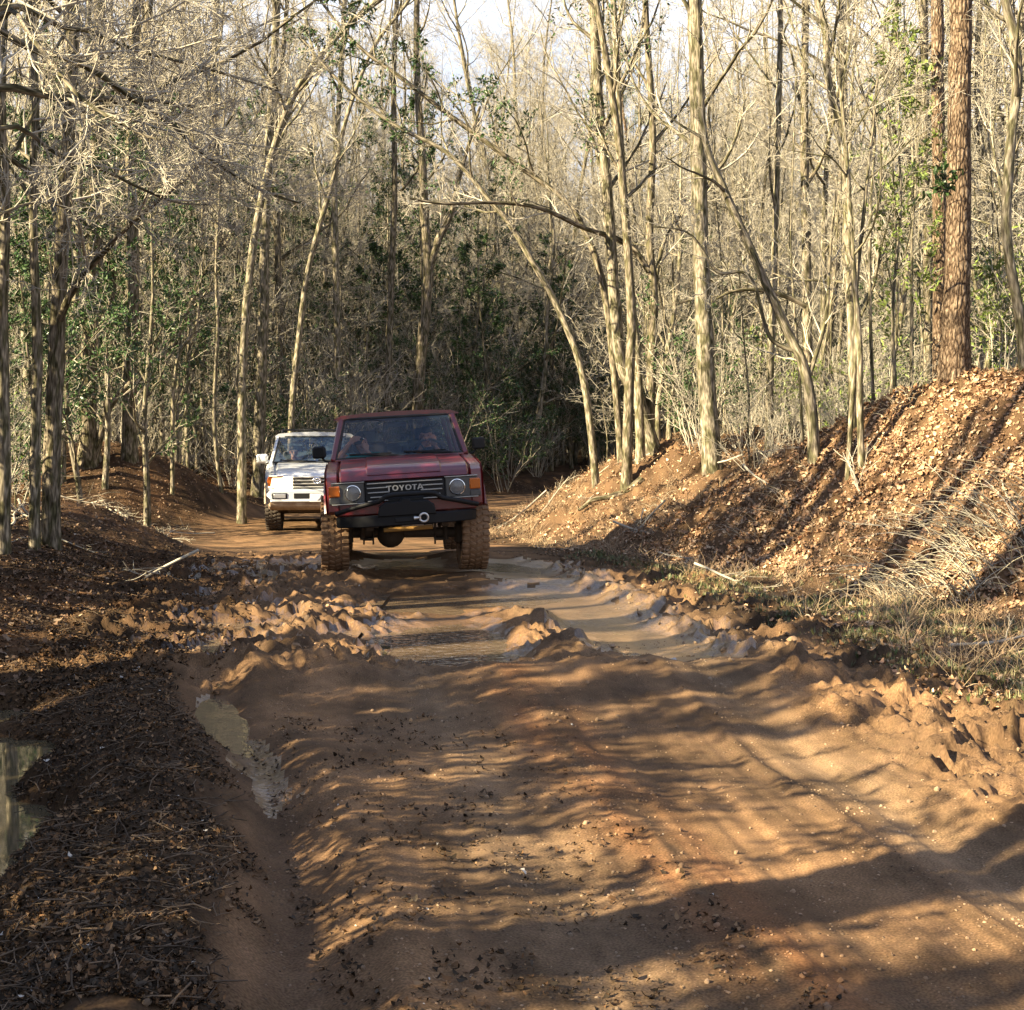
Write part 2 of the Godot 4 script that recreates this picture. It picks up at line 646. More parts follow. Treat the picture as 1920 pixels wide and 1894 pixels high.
const WHEELS := [[-2.095, 15.29], [-0.475, 15.11], [-2.39, 18.0], [-0.80, 17.82]]
var road_lut := PackedFloat32Array()
var bank_lut := PackedFloat32Array()
var toe_lut := PackedFloat32Array()
var rut_lut := PackedFloat32Array()


func keyed(keys: Array, x: float) -> float:
	var i := 0
	while i + 2 < keys.size() - 2 and keys[i + 2] < x:
		i += 2
	var x0: float = keys[i]
	var x1: float = keys[i + 2]
	var y0: float = keys[i + 1]
	var y1: float = keys[i + 3]
	var m0: float = (y1 - keys[i - 1]) / (x1 - keys[i - 2]) if i > 0 else (y1 - y0) / (x1 - x0)
	var m1: float = (keys[i + 5] - y0) / (keys[i + 4] - x0) if i + 5 < keys.size() else (y1 - y0) / (x1 - x0)
	var h := x1 - x0
	var t := clampf((x - x0) / h, 0.0, 1.0)
	var t2 := t * t
	var t3 := t2 * t
	return (2 * t3 - 3 * t2 + 1) * y0 + (t3 - 2 * t2 + t) * h * m0 + (-2 * t3 + 3 * t2) * y1 + (t3 - t2) * h * m1


func look_up(lut: PackedFloat32Array, d: float) -> float:
	var f := clampf((d + 80.0) * 4.0, 0.0, lut.size() - 2.0)
	var i := int(f)
	return lerpf(lut[i], lut[i + 1], f - i)


func hgt(x: float, d: float) -> float:
	var u := x - look_up(road_lut, d)
	var a := absf(u)
	var h := -0.25 * ss(16.0, 23.0, d) + 0.25 * ss(32.0, 50.0, d) + 1.2 * ss(50.0, 130.0, d) + 4.0 * ss(70.0, 260.0, d)
	h += 0.05 * n_a.get_noise_2d(x * 0.33, d * 0.33)
	var fine := 1.0 - ss(40.0, 70.0, d)
	if fine <= 0.0:
		return h + 0.6 * ss(3.0, 9.0, a) + 0.5 * n_a.get_noise_2d(x * 0.08, d * 0.08)
	var on_road := 1.0 - ss(2.3, 3.2, a + 0.25 * n_a.get_noise_2d(x * 0.7 + 9.0, d * 0.7))
	var n1 := n_b.get_noise_2d(x * 0.9, d * 0.9)
	var n2 := n_b.get_noise_2d(x * 3.1 + 30.0, d * 3.1)
	var near := 1.0 - ss(9.0, 11.5, d)
	var rut := look_up(rut_lut, d)
	# the mud hole between the photographer and the trucks
	var hole := ss(8.4, 9.9, d + 0.35 * n1) * (1.0 - ss(16.5, 20.0, d))
	h += on_road * (0.045 * gauss(d - 8.7 - 0.25 * n1, 0.55) * ss(-2.2, -1.2, u) - 0.10 * hole)
	var left := ss(0.1, -0.8, u - 0.5 * n1) * (1.0 - ss(2.7, 3.6, -u))
	var right := ss(1.75, 2.25, u + 0.3 * n1) * (1.0 - ss(2.8, 3.7, u))
	var mid := ss(0.45, 0.8, u + 0.2 * n1) * (1.0 - ss(1.1, 1.5, u)) * (1.0 - ss(11.6, 13.0, d))
	var chunky := clampf(left * ss(8.0, 9.2, d) + mid * hole, 0.0, 1.0) * (1.0 - ss(15.5, 20.0, d))
	chunky = maxf(chunky, right * ss(4.0, 6.5, d) * (1.0 - ss(15.0, 19.0, d)) * 0.9)
	chunky = maxf(chunky, 0.55 * ss(1.75, 2.1, u) * (1.0 - ss(2.9, 3.3, u)) * ss(4.6, 5.4, d) * (1.0 - ss(7.4, 8.6, d)))
	h -= 0.04 * hole * on_road * ss(-0.9, -0.5, u + 0.4 * n2) * (1.0 - ss(0.3, 0.7, u + 0.4 * n2)) * (1.0 - ss(13.2, 14.0, d))
	chunky *= 1.0 - 0.85 * hole * (0.35 * ss(-0.55, -0.3, u) * (1.0 - ss(0.4, 0.65, u)) + ss(0.95, 1.2, u) * (1.0 - ss(1.7, 2.1, u)))
	if chunky > 0.01:
		var wx := x + 0.25 * n1
		var wd := d + 0.25 * n2
		var r1 := n_r.get_noise_2d(wx * 0.95, wd * 0.8)
		var r2 := n_r.get_noise_2d(wx * 2.7 + 7.0, wd * 2.3)
		h += chunky * (0.13 * maxf(r1, -0.45) + 0.075 * r2 + 0.018 * n_r.get_noise_2d(x * 6.5 + 3.0, d * 6.0) + 0.03 * n_b.get_noise_2d(x * 13.0, d * 12.0) + 0.02)
		h -= 0.045 * left * hole
		# imprints of tyre lugs on the smooth flanks
		h += 0.012 * chunky * sin((d * 0.8 + x * 0.6) * 34.0) * ss(0.0, 0.4, n_a.get_noise_2d(x * 0.9, d * 0.9 + 50.0))
	# wheel ruts and the pile of scraped litter in the foreground
	if near > 0.0:
		h -= near * 0.085 * gauss(x - rut - 0.06 * n1, 0.17)
		h += near * 0.03 * gauss(x - rut - 0.33, 0.14)
		var pile := gauss(x - (rut - 0.52), 0.34) * (1.0 - ss(7.4, 9.0, d))
		h += pile * (0.15 + 0.05 * n1 + 0.035 * n2) * near
		h -= near * 0.20 * ss(-0.85, -1.2, x - rut + 0.22 * n1 + 0.08 * n2) * (1.0 - ss(-1.9, -2.6, x - rut)) * (1.0 - ss(6.6, 8.4, d + 1.2 * n1))
		# tracks on the right, with the crumbly ridge between them
		var r1 := 2.13 - 0.130 * d + 0.03 * n1
		h -= near * (0.035 * gauss(x - r1 - 0.28, 0.17) - 0.018 * gauss(x - r1, 0.05))
		var rc := 1.55 - 0.19 * d + 0.1 * n1
		h += near * 0.03 * gauss(x - rc, 0.16) * (0.8 + 0.5 * n2)
		h -= near * 0.025 * gauss(x - rc + 0.55, 0.22)
		# lengthwise tyre marks
		var run := x + 0.13 * d
		h += near * on_road * (0.009 * n_a.get_noise_2d(run * 5.5, d * 0.16) + 0.004 * n_a.get_noise_2d(run * 15.0 + 40.0, d * 0.35))
		# a shallow swale that crosses the road
		h -= 0.05 * gauss(d - 6.9 + 0.25 * x, 0.7) * on_road
	h += on_road * (0.0025 * n2 + 0.002 * n_b.get_noise_2d(x * 8.0, d * 8.0) + near * 0.0012 * n_b.get_noise_2d(x * 19.0, d * 17.0)) * (1.0 - ss(22.0, 30.0, d))
	# right bank
	var toe := look_up(toe_lut, d) + 0.25 * n_a.get_noise_2d(d * 0.3, 3.3) + 0.25 * n1
	var t := clampf((u - toe) / 3.1, 0.0, 1.0)
	var bank := look_up(bank_lut, d)
	var rough := (1.0 - on_road) * fine
	h += fine * (bank * (t * t * (3.0 - 2.0 * t) * 0.55 + t * 0.45) + 0.05 * clampf(u - toe - 3.1, 0.0, 15.0))
	h += fine * ss(0.0, 0.25, t) * (0.20 * n1 + 0.16 * n_a.get_noise_2d(d * 0.8 + u * 0.25, 20.0) + 0.10 * n2)
	# left verge, the forest floor and the two spoil heaps
	var lv := ss(2.9, 4.6, -u)
	h += fine * (0.34 * lv + 0.035 * clampf(-u - 4.6, 0.0, 20.0)) * (0.6 + 0.4 * ss(6.0, 12.0, d))
	var off := ss(1.7, 3.3, -u)
	h += off * (1.35 * exp(-pow((x + 9.2) / 3.0, 2.0) - pow((d - 28.5) / 2.3, 2.0)) + 0.85 * exp(-pow((x + 7.2) / 1.8, 2.0) - pow((d - 35.5) / 2.2, 2.0)))
	h += off * 0.40 * exp(-pow((x + 6.3) / 1.5, 2.0) - pow((d - 19.0) / 1.7, 2.0))
	h += rough * (0.05 * n1 + 0.03 * n2)
	# firm ground where the wheels of the red off-roader stand
	if d > 13.5 and d < 19.5 and a < 3.0:
		for q in WHEELS:
			h = lerpf(h, 0.0, exp(-(pow(x - q[0], 2.0) + pow(d - q[1], 2.0)) / 0.16))
		h += 0.075 * gauss(d - 14.45 + 0.25 * n1 + 0.08 * n2, 0.24) * on_road
	return h


func build_terrain() -> void:
	for i in 1940:
		var d := -80.0 + i * 0.25
		road_lut.append(keyed(ROAD_KEYS, d))
		bank_lut.append(keyed(BANK_KEYS, d))
		toe_lut.append(keyed(TOE_KEYS, d))
		rut_lut.append(keyed(RUT_KEYS, d))
	# a fan of rows: finer near the place where the road is seen closely
	var rows := PackedFloat32Array()
	var d := -60.0
	while d < 1.8:
		rows.append(d)
		d += maxf(0.12, (1.8 - d) * 0.12)
	d = 1.8
	while d < 320.0:
		rows.append(d)
		d += maxf(0.014, d * (0.0058 if d < 18.0 else (0.009 if d < 45.0 else 0.03)))
	var cols := PackedFloat32Array()
	var s := -1.9
	while s < 1.9:
		cols.append(s)
		s += 0.0030 if absf(s) < 0.43 else (0.012 if absf(s) < 0.7 else 0.05)
	var nr := rows.size()
	var nc := cols.size()
	var v := PackedVector3Array()
	var c := PackedColorArray()
	var nn := PackedVector3Array()
	var uv := PackedVector2Array()
	v.resize(nr * nc)
	c.resize(nr * nc)
	nn.resize(nr * nc)
	uv.resize(nr * nc)
	var wet := PackedFloat32Array()
	wet.resize(nr * nc)
	for i in nr:
		var spread := maxf(rows[i], 0.0) + 1.2 + maxf(0.0, 1.8 - rows[i]) * 0.8
		for j in nc:
			var x := cols[j] * spread
			v[i * nc + j] = Vector3(x, hgt(x, rows[i]), -rows[i])
			uv[i * nc + j] = Vector2(x, rows[i])
	for i in nr:
		var i0 := maxi(i - 1, 0)
		var i1 := mini(i + 1, nr - 1)
		for j in nc:
			var k := i * nc + j
			var j0 := maxi(j - 1, 0)
			var j1 := mini(j + 1, nc - 1)
			var e := v[i * nc + j1] - v[i * nc + j0]
			var f := v[i0 * nc + j] - v[i1 * nc + j]
			nn[k] = f.cross(e).normalized()
			var got := soil(v[k].x, rows[i], v[k].y)
			c[k] = got
			wet[k] = got.a
			c[k].a = 1.0
	var lists := {"road": [PackedInt32Array(), PackedInt32Array()], "ground": [PackedInt32Array(), PackedInt32Array()], "bank": [PackedInt32Array(), PackedInt32Array()]}
	for i in nr - 1:
		var dm := rows[i]
		var rc := look_up(road_lut, dm)
		for j in nc - 1:
			var a := i * nc + j
			var u := v[a].x - rc
			var lim := 2.75 + 0.3 * n_a.get_noise_2d(v[a].x * 0.8, dm * 0.8)
			var where := "road" if absf(u) < lim else ("bank" if u > 0.0 and dm < 50.0 else "ground")
			var list: Array = lists[where]
			var w := 1 if wet[a] > 0.5 else 0
			list[w].append_array([a, a + nc, a + 1, a + 1, a + nc, a + nc + 1])
	for where in lists:
		var m := ArrayMesh.new()
		var k := 0
		for w in 2:
			var ids: PackedInt32Array = lists[where][w]
			if ids.is_empty():
				continue
			# keep only the vertices in use
			var map := {}
			var ids2 := PackedInt32Array()
			ids2.resize(ids.size())
			var keep := PackedInt32Array()
			for q in ids.size():
				var o := ids[q]
				var got = map.get(o)
				if got == null:
					got = keep.size()
					map[o] = got
					keep.append(o)
				ids2[q] = got
			var pv := PackedVector3Array()
			var pn := PackedVector3Array()
			var pc := PackedColorArray()
			var pu := PackedVector2Array()
			for o in keep:
				pv.append(v[o])
				pn.append(nn[o])
				pc.append(c[o])
				pu.append(uv[o])
			var arr := []
			arr.resize(Mesh.ARRAY_MAX)
			arr[Mesh.ARRAY_VERTEX] = pv
			arr[Mesh.ARRAY_NORMAL] = pn
			arr[Mesh.ARRAY_COLOR] = pc
			arr[Mesh.ARRAY_TEX_UV] = pu
			arr[Mesh.ARRAY_TEX_UV2] = pu
			arr[Mesh.ARRAY_INDEX] = ids2
			m.add_surface_from_arrays(Mesh.PRIMITIVE_TRIANGLES, arr)
			m.surface_set_material(k, M.wet_mud if w == 1 else (M.mud if where == "road" else M.litter_soil))
			k += 1
		var o := MeshInstance3D.new()
		o.mesh = m
		o.name = where
		add_child(o)
		tag(o, {"road": "rutted orange clay road with wet churned mud", "ground": "forest floor of dark soil under dead leaves", "bank": "steep leaf covered earth bank right of the road"}[where], "", "", "structure")


func soil(x: float, d: float, y: float) -> Color:
	# the colour of the bare soil there; alpha over 0.5 marks standing wet
	var u := x - look_up(road_lut, d)
	var n1 := n_b.get_noise_2d(x * 0.7 + 50.0, d * 0.55)
	var n2 := n_b.get_noise_2d(x * 2.6, d * 2.0 + 80.0)
	if d < 10.0:
		n2 = 0.4 * n2 + 0.7 * n_b.get_noise_2d((x + 0.13 * d) * 4.0, d * 0.35 + 9.0)
	var n3 := n_b.get_noise_2d(x * 11.0, d * 9.0)
	var orange := Color(0.32, 0.203, 0.118)
	var brown := Color(0.165, 0.112, 0.073)
	var dun := Color(0.27, 0.195, 0.13)
	var col := brown.lerp(orange, clampf(0.52 + 1.1 * n1 + 0.5 * n2, 0.0, 1.0))
	# smooth wheel paths, paler and greyer
	var r1 := 2.13 - 0.130 * d
	var track := maxf(gauss(x - r1 - 0.28, 0.25), 0.8 * gauss(x - (1.0 - 0.19 * d), 0.3)) * (1.0 - ss(9.0, 10.5, d))
	col = col.lerp(dun, clampf(track * (0.7 + 0.6 * n2), 0.0, 0.85))
	# reddish crumbs
	var rc := 1.55 - 0.19 * d
	col = col.lerp(Color(0.26, 0.135, 0.07), clampf(gauss(x - rc, 0.22) * (0.6 + 1.2 * n2) * (1.0 - ss(8.5, 9.5, d)), 0.0, 0.8))
	# wet mud hole
	var hole := ss(8.3, 9.6, d + 0.35 * n1) * (1.0 - ss(16.5, 19.0, d))
	var wet := 0.0
	var pan := hole * ss(0.7, 1.1, u) * (1.0 - ss(2.0, 2.5, u))
	if hole > 0.05:
		var low := ss(-0.06, -0.14, y)
		col = col.lerp(Color(0.20, 0.125, 0.07), clampf(hole * low * 0.8 + 0.25 * hole * n2, 0.0, 1.0))
		wet = hole * (ss(-0.05, -0.12, y) + 0.2 * n2)
		col = col.lerp(dun, pan * 0.7)
		wet = maxf(wet, pan * (0.75 + 0.6 * n2))
	var rut := look_up(rut_lut, d)
	if d < 10.0:
		var in_rut := gauss(x - rut, 0.2) * (1.0 - ss(7.6, 9.0, d))
		col = col.lerp(Color(0.16, 0.105, 0.068), clampf(in_rut * 0.9, 0.0, 0.85))
		wet = maxf(wet, in_rut * ss(4.8, 6.2, d) * (0.7 + 0.8 * n2))
		# dark scraped litter
		var lit := ss(-0.12, -0.32, x - rut + 0.10 * n2) * (1.0 - 0.9 * ss(8.0, 9.6, d))
		lit = maxf(lit, 0.75 * gauss(x - (rut + 0.62), 0.2) * ss(0.0, 0.3, n2 + 0.12) * (1.0 - ss(4.8, 6.0, d)))
		col = col.lerp(Color(0.075, 0.052, 0.034), clampf(lit * (0.95 + 0.4 * n3), 0.0, 0.95))
	col = col.lerp(Color(0.095, 0.06, 0.036), 0.75 * ss(-1.5, -2.3, u + 0.5 * n1 + 0.3 * n2) * ss(8.0, 10.0, d) * (1.0 - ss(17.0, 20.0, d)))
	# off the road: dark humus under the leaves
	var off := ss(2.35, 2.9, absf(u) + 0.3 * n2)
	var humus := Color(0.115, 0.075, 0.045)
	if u > 0.0:
		humus = Color(0.085, 0.06, 0.04).lerp(Color(0.19, 0.125, 0.078), ss(-0.2, 0.5, u - look_up(toe_lut, d)) * 0.85)
	elif d > 9.0:
		humus = Color(0.07, 0.047, 0.03).lerp(Color(0.15, 0.085, 0.047), clampf(0.3 + 1.2 * n1, 0.0, 1.0))
	col = col.lerp(humus, off * clampf(0.9 + n2, 0.0, 1.0) * (1.0 - 0.55 * (ss(0.05, 0.3, n1) if absf(u) < 3.3 else 0.0)))
	col = col * (1.0 + 0.22 * n3 + 0.15 * n2)
	col.a = clampf(wet * (1.0 - off), 0.0, 1.0)
	return col


func puddle(label: String, x0: float, x1: float, d0: float, d1: float, level: float, m: Material) -> void:
	var step := 0.025 if d1 < 9.0 else 0.045
	var s := Wood.new()
	var nx := int((x1 - x0) / step)
	var nd := int((d1 - d0) / step)
	var low := PackedByteArray()
	low.resize((nx + 1) * (nd + 1))
	for i in nd + 1:
		for j in nx + 1:
			low[i * (nx + 1) + j] = 1 if hgt(x0 + j * step, d0 + i * step) < level + 0.002 else 0
	var map := {}
	for i in nd:
		for j in nx:
			# one ring of cells more than the water needs, so that its edge is where it meets the mud
			var any_low := false
			for a in range(maxi(i - 1, 0), mini(i + 3, nd + 1)):
				if any_low:
					break
				for b in range(maxi(j - 1, 0), mini(j + 3, nx + 1)):
					any_low = any_low or low[a * (nx + 1) + b] == 1
			if not any_low:
				continue
			var q := []
			for o in [[0, 0], [1, 0], [1, 1], [0, 1]]:
				var key := Vector2i(j + o[1], i + o[0])
				if not map.has(key):
					map[key] = s.v.size()
					var p := Vector3(x0 + key.x * step, level, -(d0 + key.y * step))
					s.v.append(p)
					s.n.append(Vector3.UP)
					s.c.append(Color.WHITE)
					s.uv.append(Vector2(p.x, p.z))
				q.append(map[key])
			s.ids.append_array([q[0], q[1], q[2], q[0], q[2], q[3]])
	if s.v.is_empty():
		print("empty puddle ", label)
		return
	var o := MeshInstance3D.new()
	o.mesh = s.mesh()
	o.material_override = m
	o.name = numbered("puddle")
	add_child(o)
	tag(o, label, "", "", "structure")


func build_puddles() -> void:
	puddle("broad sky reflecting puddle in the middle of the mud hole", -1.3, 0.75, 9.2, 14.6, -0.127, M.muddy_water)
	puddle("muddy water under and beside the red off-roader", -2.9, 1.4, 14.7, 19.0, -0.125, M.muddy_water)
	puddle("small puddles between the mud clods on the left", -3.3, -1.31, 9.2, 14.6, -0.11, M.muddy_water)
	puddle("shallow wet patches along the right hand wheel track", 0.76, 2.6, 9.4, 14.6, -0.125, M.muddy_water)
	puddle("still dark ditch water at the left edge", -4.6, -1.0, 2.4, 10.5, -0.125, M.ditch_water)
	puddle("narrow puddle in the left wheel rut", -2.1, -1.2, 6.3, 8.6, -0.085, M.rut_water)


# ------------------------------------------------------------------ cars
const TO_X := Basis(Vector3(0, 0, -1), Vector3(0, 1, 0), Vector3(1, 0, 0))  # local z becomes x: a polygon (x, y) is read as (-z, y)


func side_slab(s: Solid, poly: PackedVector2Array, x0: float, x1: float, bev: float) -> void:
	# poly is (z forward, y up); drawn out from x0 to x1
	var q := PackedVector2Array()
	for p in poly:
		q.append(Vector2(-p.x, p.y))
	s.extr(q, x0, x1, bev, Transform3D(TO_X, Vector3.ZERO))


func without_arch(poly: PackedVector2Array, cz: float, cy: float, r: float) -> PackedVector2Array:
	var circle := PackedVector2Array()
	for k in 28:
		circle.append(Vector2(cz + cos(TAU * k / 28.0) * r, cy + sin(TAU * k / 28.0) * r))
	var got := Geometry2D.clip_polygons(poly, circle)
	var best := poly
	var most := 0.0
	for g in got:
		var area := 0.0
		for i in g.size():
			area += g[i].cross(g[(i + 1) % g.size()])
		if absf(area) > most:
			most = absf(area)
			best = g
	return best


func wheel(parent: Node3D, at_: Vector3, r: float, w: float, tyre: Material, lugs: bool, outside: float, steer := 0.0) -> void:
	var o := Node3D.new()
	o.name = "wheel"
	parent.add_child(o, true)
	o.position = at_
	o.rotation.y = steer
	var ax := Transform3D(Basis(Vector3(0, 1, 0), Vector3(0, 0, 1), Vector3(1, 0, 0)), Vector3.ZERO)
	var t := Solid.new()
	var h := w * 0.5
	var ri := r * 0.53
	t.lathe([Vector2(ri, -h * 0.82), Vector2(ri * 1.12, -h * 0.96), Vector2(r * 0.80, -h), Vector2(r * 0.93, -h * 0.96), Vector2(r * 0.975, -h * 0.80), Vector2(r * 0.985, 0), Vector2(r * 0.975, h * 0.80), Vector2(r * 0.93, h * 0.96), Vector2(r * 0.80, h), Vector2(ri * 1.12, h * 0.96), Vector2(ri, h * 0.82)], 44, ax)
	if lugs:
		var count := 34
		for k in count:
			for side in [-1, 1]:
				var a: float = TAU * (k + (0.25 if side > 0 else 0.0)) / count
				var b := Basis(Vector3.RIGHT, a)
				# shoulder block, then a slanted centre block
				t.box(Vector3.ZERO, Vector3(h * 0.50, r * 0.055, TAU * r / count * 0.56), 0.006, Transform3D(b, b * Vector3(side * h * 0.76, r * 0.985, 0)))
				t.box(Vector3.ZERO, Vector3(h * 0.42, r * 0.045, TAU * r / count * 0.50), 0.006, Transform3D(b * Basis(Vector3.UP, 0.5 * side), b * Vector3(side * h * 0.25, r * 0.99, 0.02 * side)))
				t.box(Vector3.ZERO, Vector3(0.012, r * 0.10, TAU * r / count * 0.5), 0.004, Transform3D(b, b * Vector3(side * h * 1.0, r * 0.89, 0)))
	part("tyre", t.mesh(), tyre, o)
	var rim := Solid.new()
	var f := outside
	var prof := [Vector2(ri, -h * 0.85), Vector2(ri * 0.93, -h * 0.5), Vector2(ri * 0.93, h * 0.3), Vector2(ri * 1.02, h * 0.86), Vector2(ri * 0.95, h * 0.88), Vector2(ri * 0.86, h * 0.45), Vector2(ri * 0.45, h * 0.52), Vector2(ri * 0.34, h * 0.80), Vector2(0.005, h * 0.82)]
	rim.lathe(prof, 28, Transform3D(Basis(Vector3(0, 1, 0), Vector3(0, 0, 1), Vector3(1, 0, 0)).scaled(Vector3(f, 1, 1)) if f > 0 else Basis(Vector3(0, -1, 0), Vector3(0, 0, 1), Vector3(-1, 0, 0)), Vector3.ZERO))
	part("rim", rim.mesh(), M.silver if not lugs else M.axle_mud, o)


func ground_under(x: float, d: float) -> float:
	var s := 0.0
	for i in 5:
		for j in 5:
			s += hgt(x + (i - 2) * 0.08, d + (j - 2) * 0.08)
	return s / 25.0


func lettering(text: String, height: float, depth: float) -> TextMesh:
	var t := TextMesh.new()
	var f := SystemFont.new()
	f.font_names = PackedStringArray(["Droid Sans"])
	f.font_weight = 700
	t.font = f
	t.text = text
	t.font_size = 64
	t.pixel_size = height / 46.0
	t.depth = depth
	return t


func build_red_truck() -> void:
	var yaw := deg_to_rad(6.5)
	var fwd := Vector3(sin(yaw), 0, cos(yaw))
	var front_axle := Vector3(-1.285, 0, -15.2)
	var centre := front_axle - fwd * 1.40
	var t := thing("off_road_car", "lifted dark red boxy off-road wagon with black winch bumper facing the camera in the mud", "car", Vector3(centre.x, 0.012, centre.z))
	t.rotation.y = yaw
	var roll := Transform3D(Basis(Vector3.BACK, deg_to_rad(3.4)), Vector3.ZERO)
	roll.origin = Vector3(0, 0.9, 0) - roll.basis * Vector3(0, 0.9, 0)
	var red: Material = M.red_paint
	# wings with their wheel arches
	for side in [-1, 1]:
		var s := Solid.new()
		var wing := without_arch(PackedVector2Array([Vector2(0.66, 0.64), Vector2(0.66, 1.318), Vector2(1.30, 1.272), Vector2(1.86, 1.225), Vector2(1.97, 1.17), Vector2(2.0, 1.09), Vector2(2.0, 0.78), Vector2(1.95, 0.74)]), 1.40, 0.52, 0.57)
		side_slab(s, wing, minf(side * 0.74, side * 0.905), maxf(side * 0.74, side * 0.905), 0.028)
		var w := part("wing", s.mesh(), red, t, roll)
		var flare := Solid.new()
		var arc := []
		for k in 15:
			var a := deg_to_rad(24.0 + k * 9.6)
			arc.append(Vector3(side * 0.905, 0.52 + sin(a) * 0.565, 1.40 + cos(a) * 0.565))
		flare.tube(arc, 0.03, 6)
		part("wheel_arch_flare", flare.mesh(), red, w)
		var door := Solid.new()
		side_slab(door, PackedVector2Array([Vector2(0.642, 0.66), Vector2(0.642, 1.318), Vector2(-0.385, 1.318), Vector2(-0.385, 0.66)]), minf(side * 0.80, side * 0.90), maxf(side * 0.80, side * 0.90), 0.018)
		var dn := part("front_door", door.mesh(), red, t, roll)
		part("door_handle", Solid.new().box(Vector3(side * 0.915, 1.18, -0.27), Vector3(0.03, 0.03, 0.16), 0.008).mesh(), M.chrome, dn)
		var rd := Solid.new()
		side_slab(rd, without_arch(PackedVector2Array([Vector2(-0.405, 0.66), Vector2(-0.405, 1.318), Vector2(-1.20, 1.318), Vector2(-1.20, 0.66)]), -1.33, 0.50, 0.55), minf(side * 0.80, side * 0.90), maxf(side * 0.80, side * 0.90), 0.018)
		var rn := part("rear_door", rd.mesh(), red, t, roll)
		part("door_handle", Solid.new().box(Vector3(side * 0.915, 1.18, -1.06), Vector3(0.03, 0.03, 0.16), 0.008).mesh(), M.chrome, rn)
		var q := Solid.new()
		side_slab(q, without_arch(PackedVector2Array([Vector2(-1.22, 0.66), Vector2(-1.22, 1.318), Vector2(-2.44, 1.30), Vector2(-2.46, 0.70), Vector2(-2.3, 0.66)]), -1.33, 0.50, 0.55), minf(side * 0.78, side * 0.90), maxf(side * 0.78, side * 0.90), 0.022)
		part("rear_quarter", q.mesh(), red, t, roll)
		# posts
		for post in [["windscreen_pillar", Vector3(0.825, 1.315, 0.60), Vector3(0.70, 1.835, 0.215), 0.075, 0.07], ["door_pillar", Vector3(0.85, 1.31, -0.40), Vector3(0.725, 1.84, -0.40), 0.05, 0.09], ["door_pillar", Vector3(0.85, 1.31, -1.22), Vector3(0.725, 1.84, -1.22), 0.05, 0.09], ["rear_pillar", Vector3(0.85, 1.29, -2.40), Vector3(0.72, 1.84, -2.26), 0.06, 0.13]]:
			var a: Vector3 = post[1]
			var b: Vector3 = post[2]
			a.x *= side
			b.x *= side
			part(post[0], Solid.new().beam(a, b, post[3], post[4], 0.015).mesh(), red, t, roll)
		# side panes
		var zs := [[0.56, 0.24, -0.36], [-0.45, -0.45, -1.17], [-1.27, -1.27, -2.33]]
		for k in 3:
			var p := Solid.new()
			var x0: float = side * 0.842
			var x1: float = side * 0.722
			p.quad(Vector3(x0, 1.32, zs[k][0]), Vector3(x0, 1.32, zs[k][2]), Vector3(x1, 1.83, zs[k][2] + (0.1 if k == 2 else 0.0)), Vector3(x1, 1.83, zs[k][1]), Vector3(side, 0, 0))
			part("side_window", p.mesh(), M.glass, t, roll)
	# bonnet: profile along the car, with the raised middle panel
	var bonnet := Solid.new()
	side_slab(bonnet, PackedVector2Array([Vector2(0.63, 1.18), Vector2(0.63, 1.338), Vector2(1.2, 1.303), Vector2(1.78, 1.262), Vector2(1.90, 1.245), Vector2(1.96, 1.215), Vector2(2.005, 1.165), Vector2(2.03, 1.115), Vector2(1.98, 1.09)]), -0.735, 0.735, 0.02)
	side_slab(bonnet, PackedVector2Array([Vector2(0.64, 1.25), Vector2(0.64, 1.352), Vector2(1.2, 1.321), Vector2(1.78, 1.282), Vector2(1.91, 1.262), Vector2(1.975, 1.222), Vector2(2.012, 1.170), Vector2(1.9, 1.16)]), -0.43, 0.43, 0.016)
	part("bonnet", bonnet.mesh(30.0), red, t, roll)
	var cowl := Solid.new().box(Vector3(0, 1.325, 0.62), Vector3(1.60, 0.03, 0.10), 0.01)
	part("cowl_panel", cowl.mesh(), red, t, roll)
	# roof
	var roof := Solid.new()
	roof.extr(PackedVector2Array([Vector2(-0.765, 1.835), Vector2(0.765, 1.835), Vector2(0.775, 1.855), Vector2(0.70, 1.885), Vector2(0.4, 1.905), Vector2(0, 1.912), Vector2(-0.4, 1.905), Vector2(-0.70, 1.885), Vector2(-0.775, 1.855)]), -2.36, 0.24, 0.03)
	var rf := part("roof", roof.mesh(), red, t, roll)
	for side in [-1, 1]:
		var gut := Solid.new()
		gut.tube([Vector3(side * 0.785, 1.845, 0.22), Vector3(side * 0.785, 1.850, -1.0), Vector3(side * 0.785, 1.845, -2.34)], 0.012, 5)
		part("rain_gutter", gut.mesh(), red, rf)
	part("roof_lining", Solid.new().box(Vector3(0, 1.822, -1.07), Vector3(1.42, 0.012, 2.4), 0.003).mesh(), M.interior, rf)
	# windscreen
	var screen := Solid.new()
	var rows := []
	for i in 5:
		var f := i / 4.0
		var row := []
		for j in 9:
			var g := j / 4.0 - 1.0
			row.append(Vector3(g * lerpf(0.785, 0.665, f), lerpf(1.345, 1.838, f), lerpf(0.605, 0.225, f) + 0.03 * (1.0 - g * g)))
		rows.append(row)
	screen.surface(rows, Vector3(0, 0.6, 1))
	var wsn := part("windscreen", screen.mesh(80.0), M.glass, t, roll)
	var seal := Solid.new()
	var loop := []
	for j in 9:
		loop.append(rows[0][j])
	for i in range(1, 5):
		loop.append(rows[i][8])
	for j in range(7, -1, -1):
		loop.append(rows[4][j])
	for i in range(3, 0, -1):
		loop.append(rows[i][0])
	seal.tube(loop, 0.017, 6, true)
	part("window_seal", seal.mesh(60.0), M.rubber, wsn)
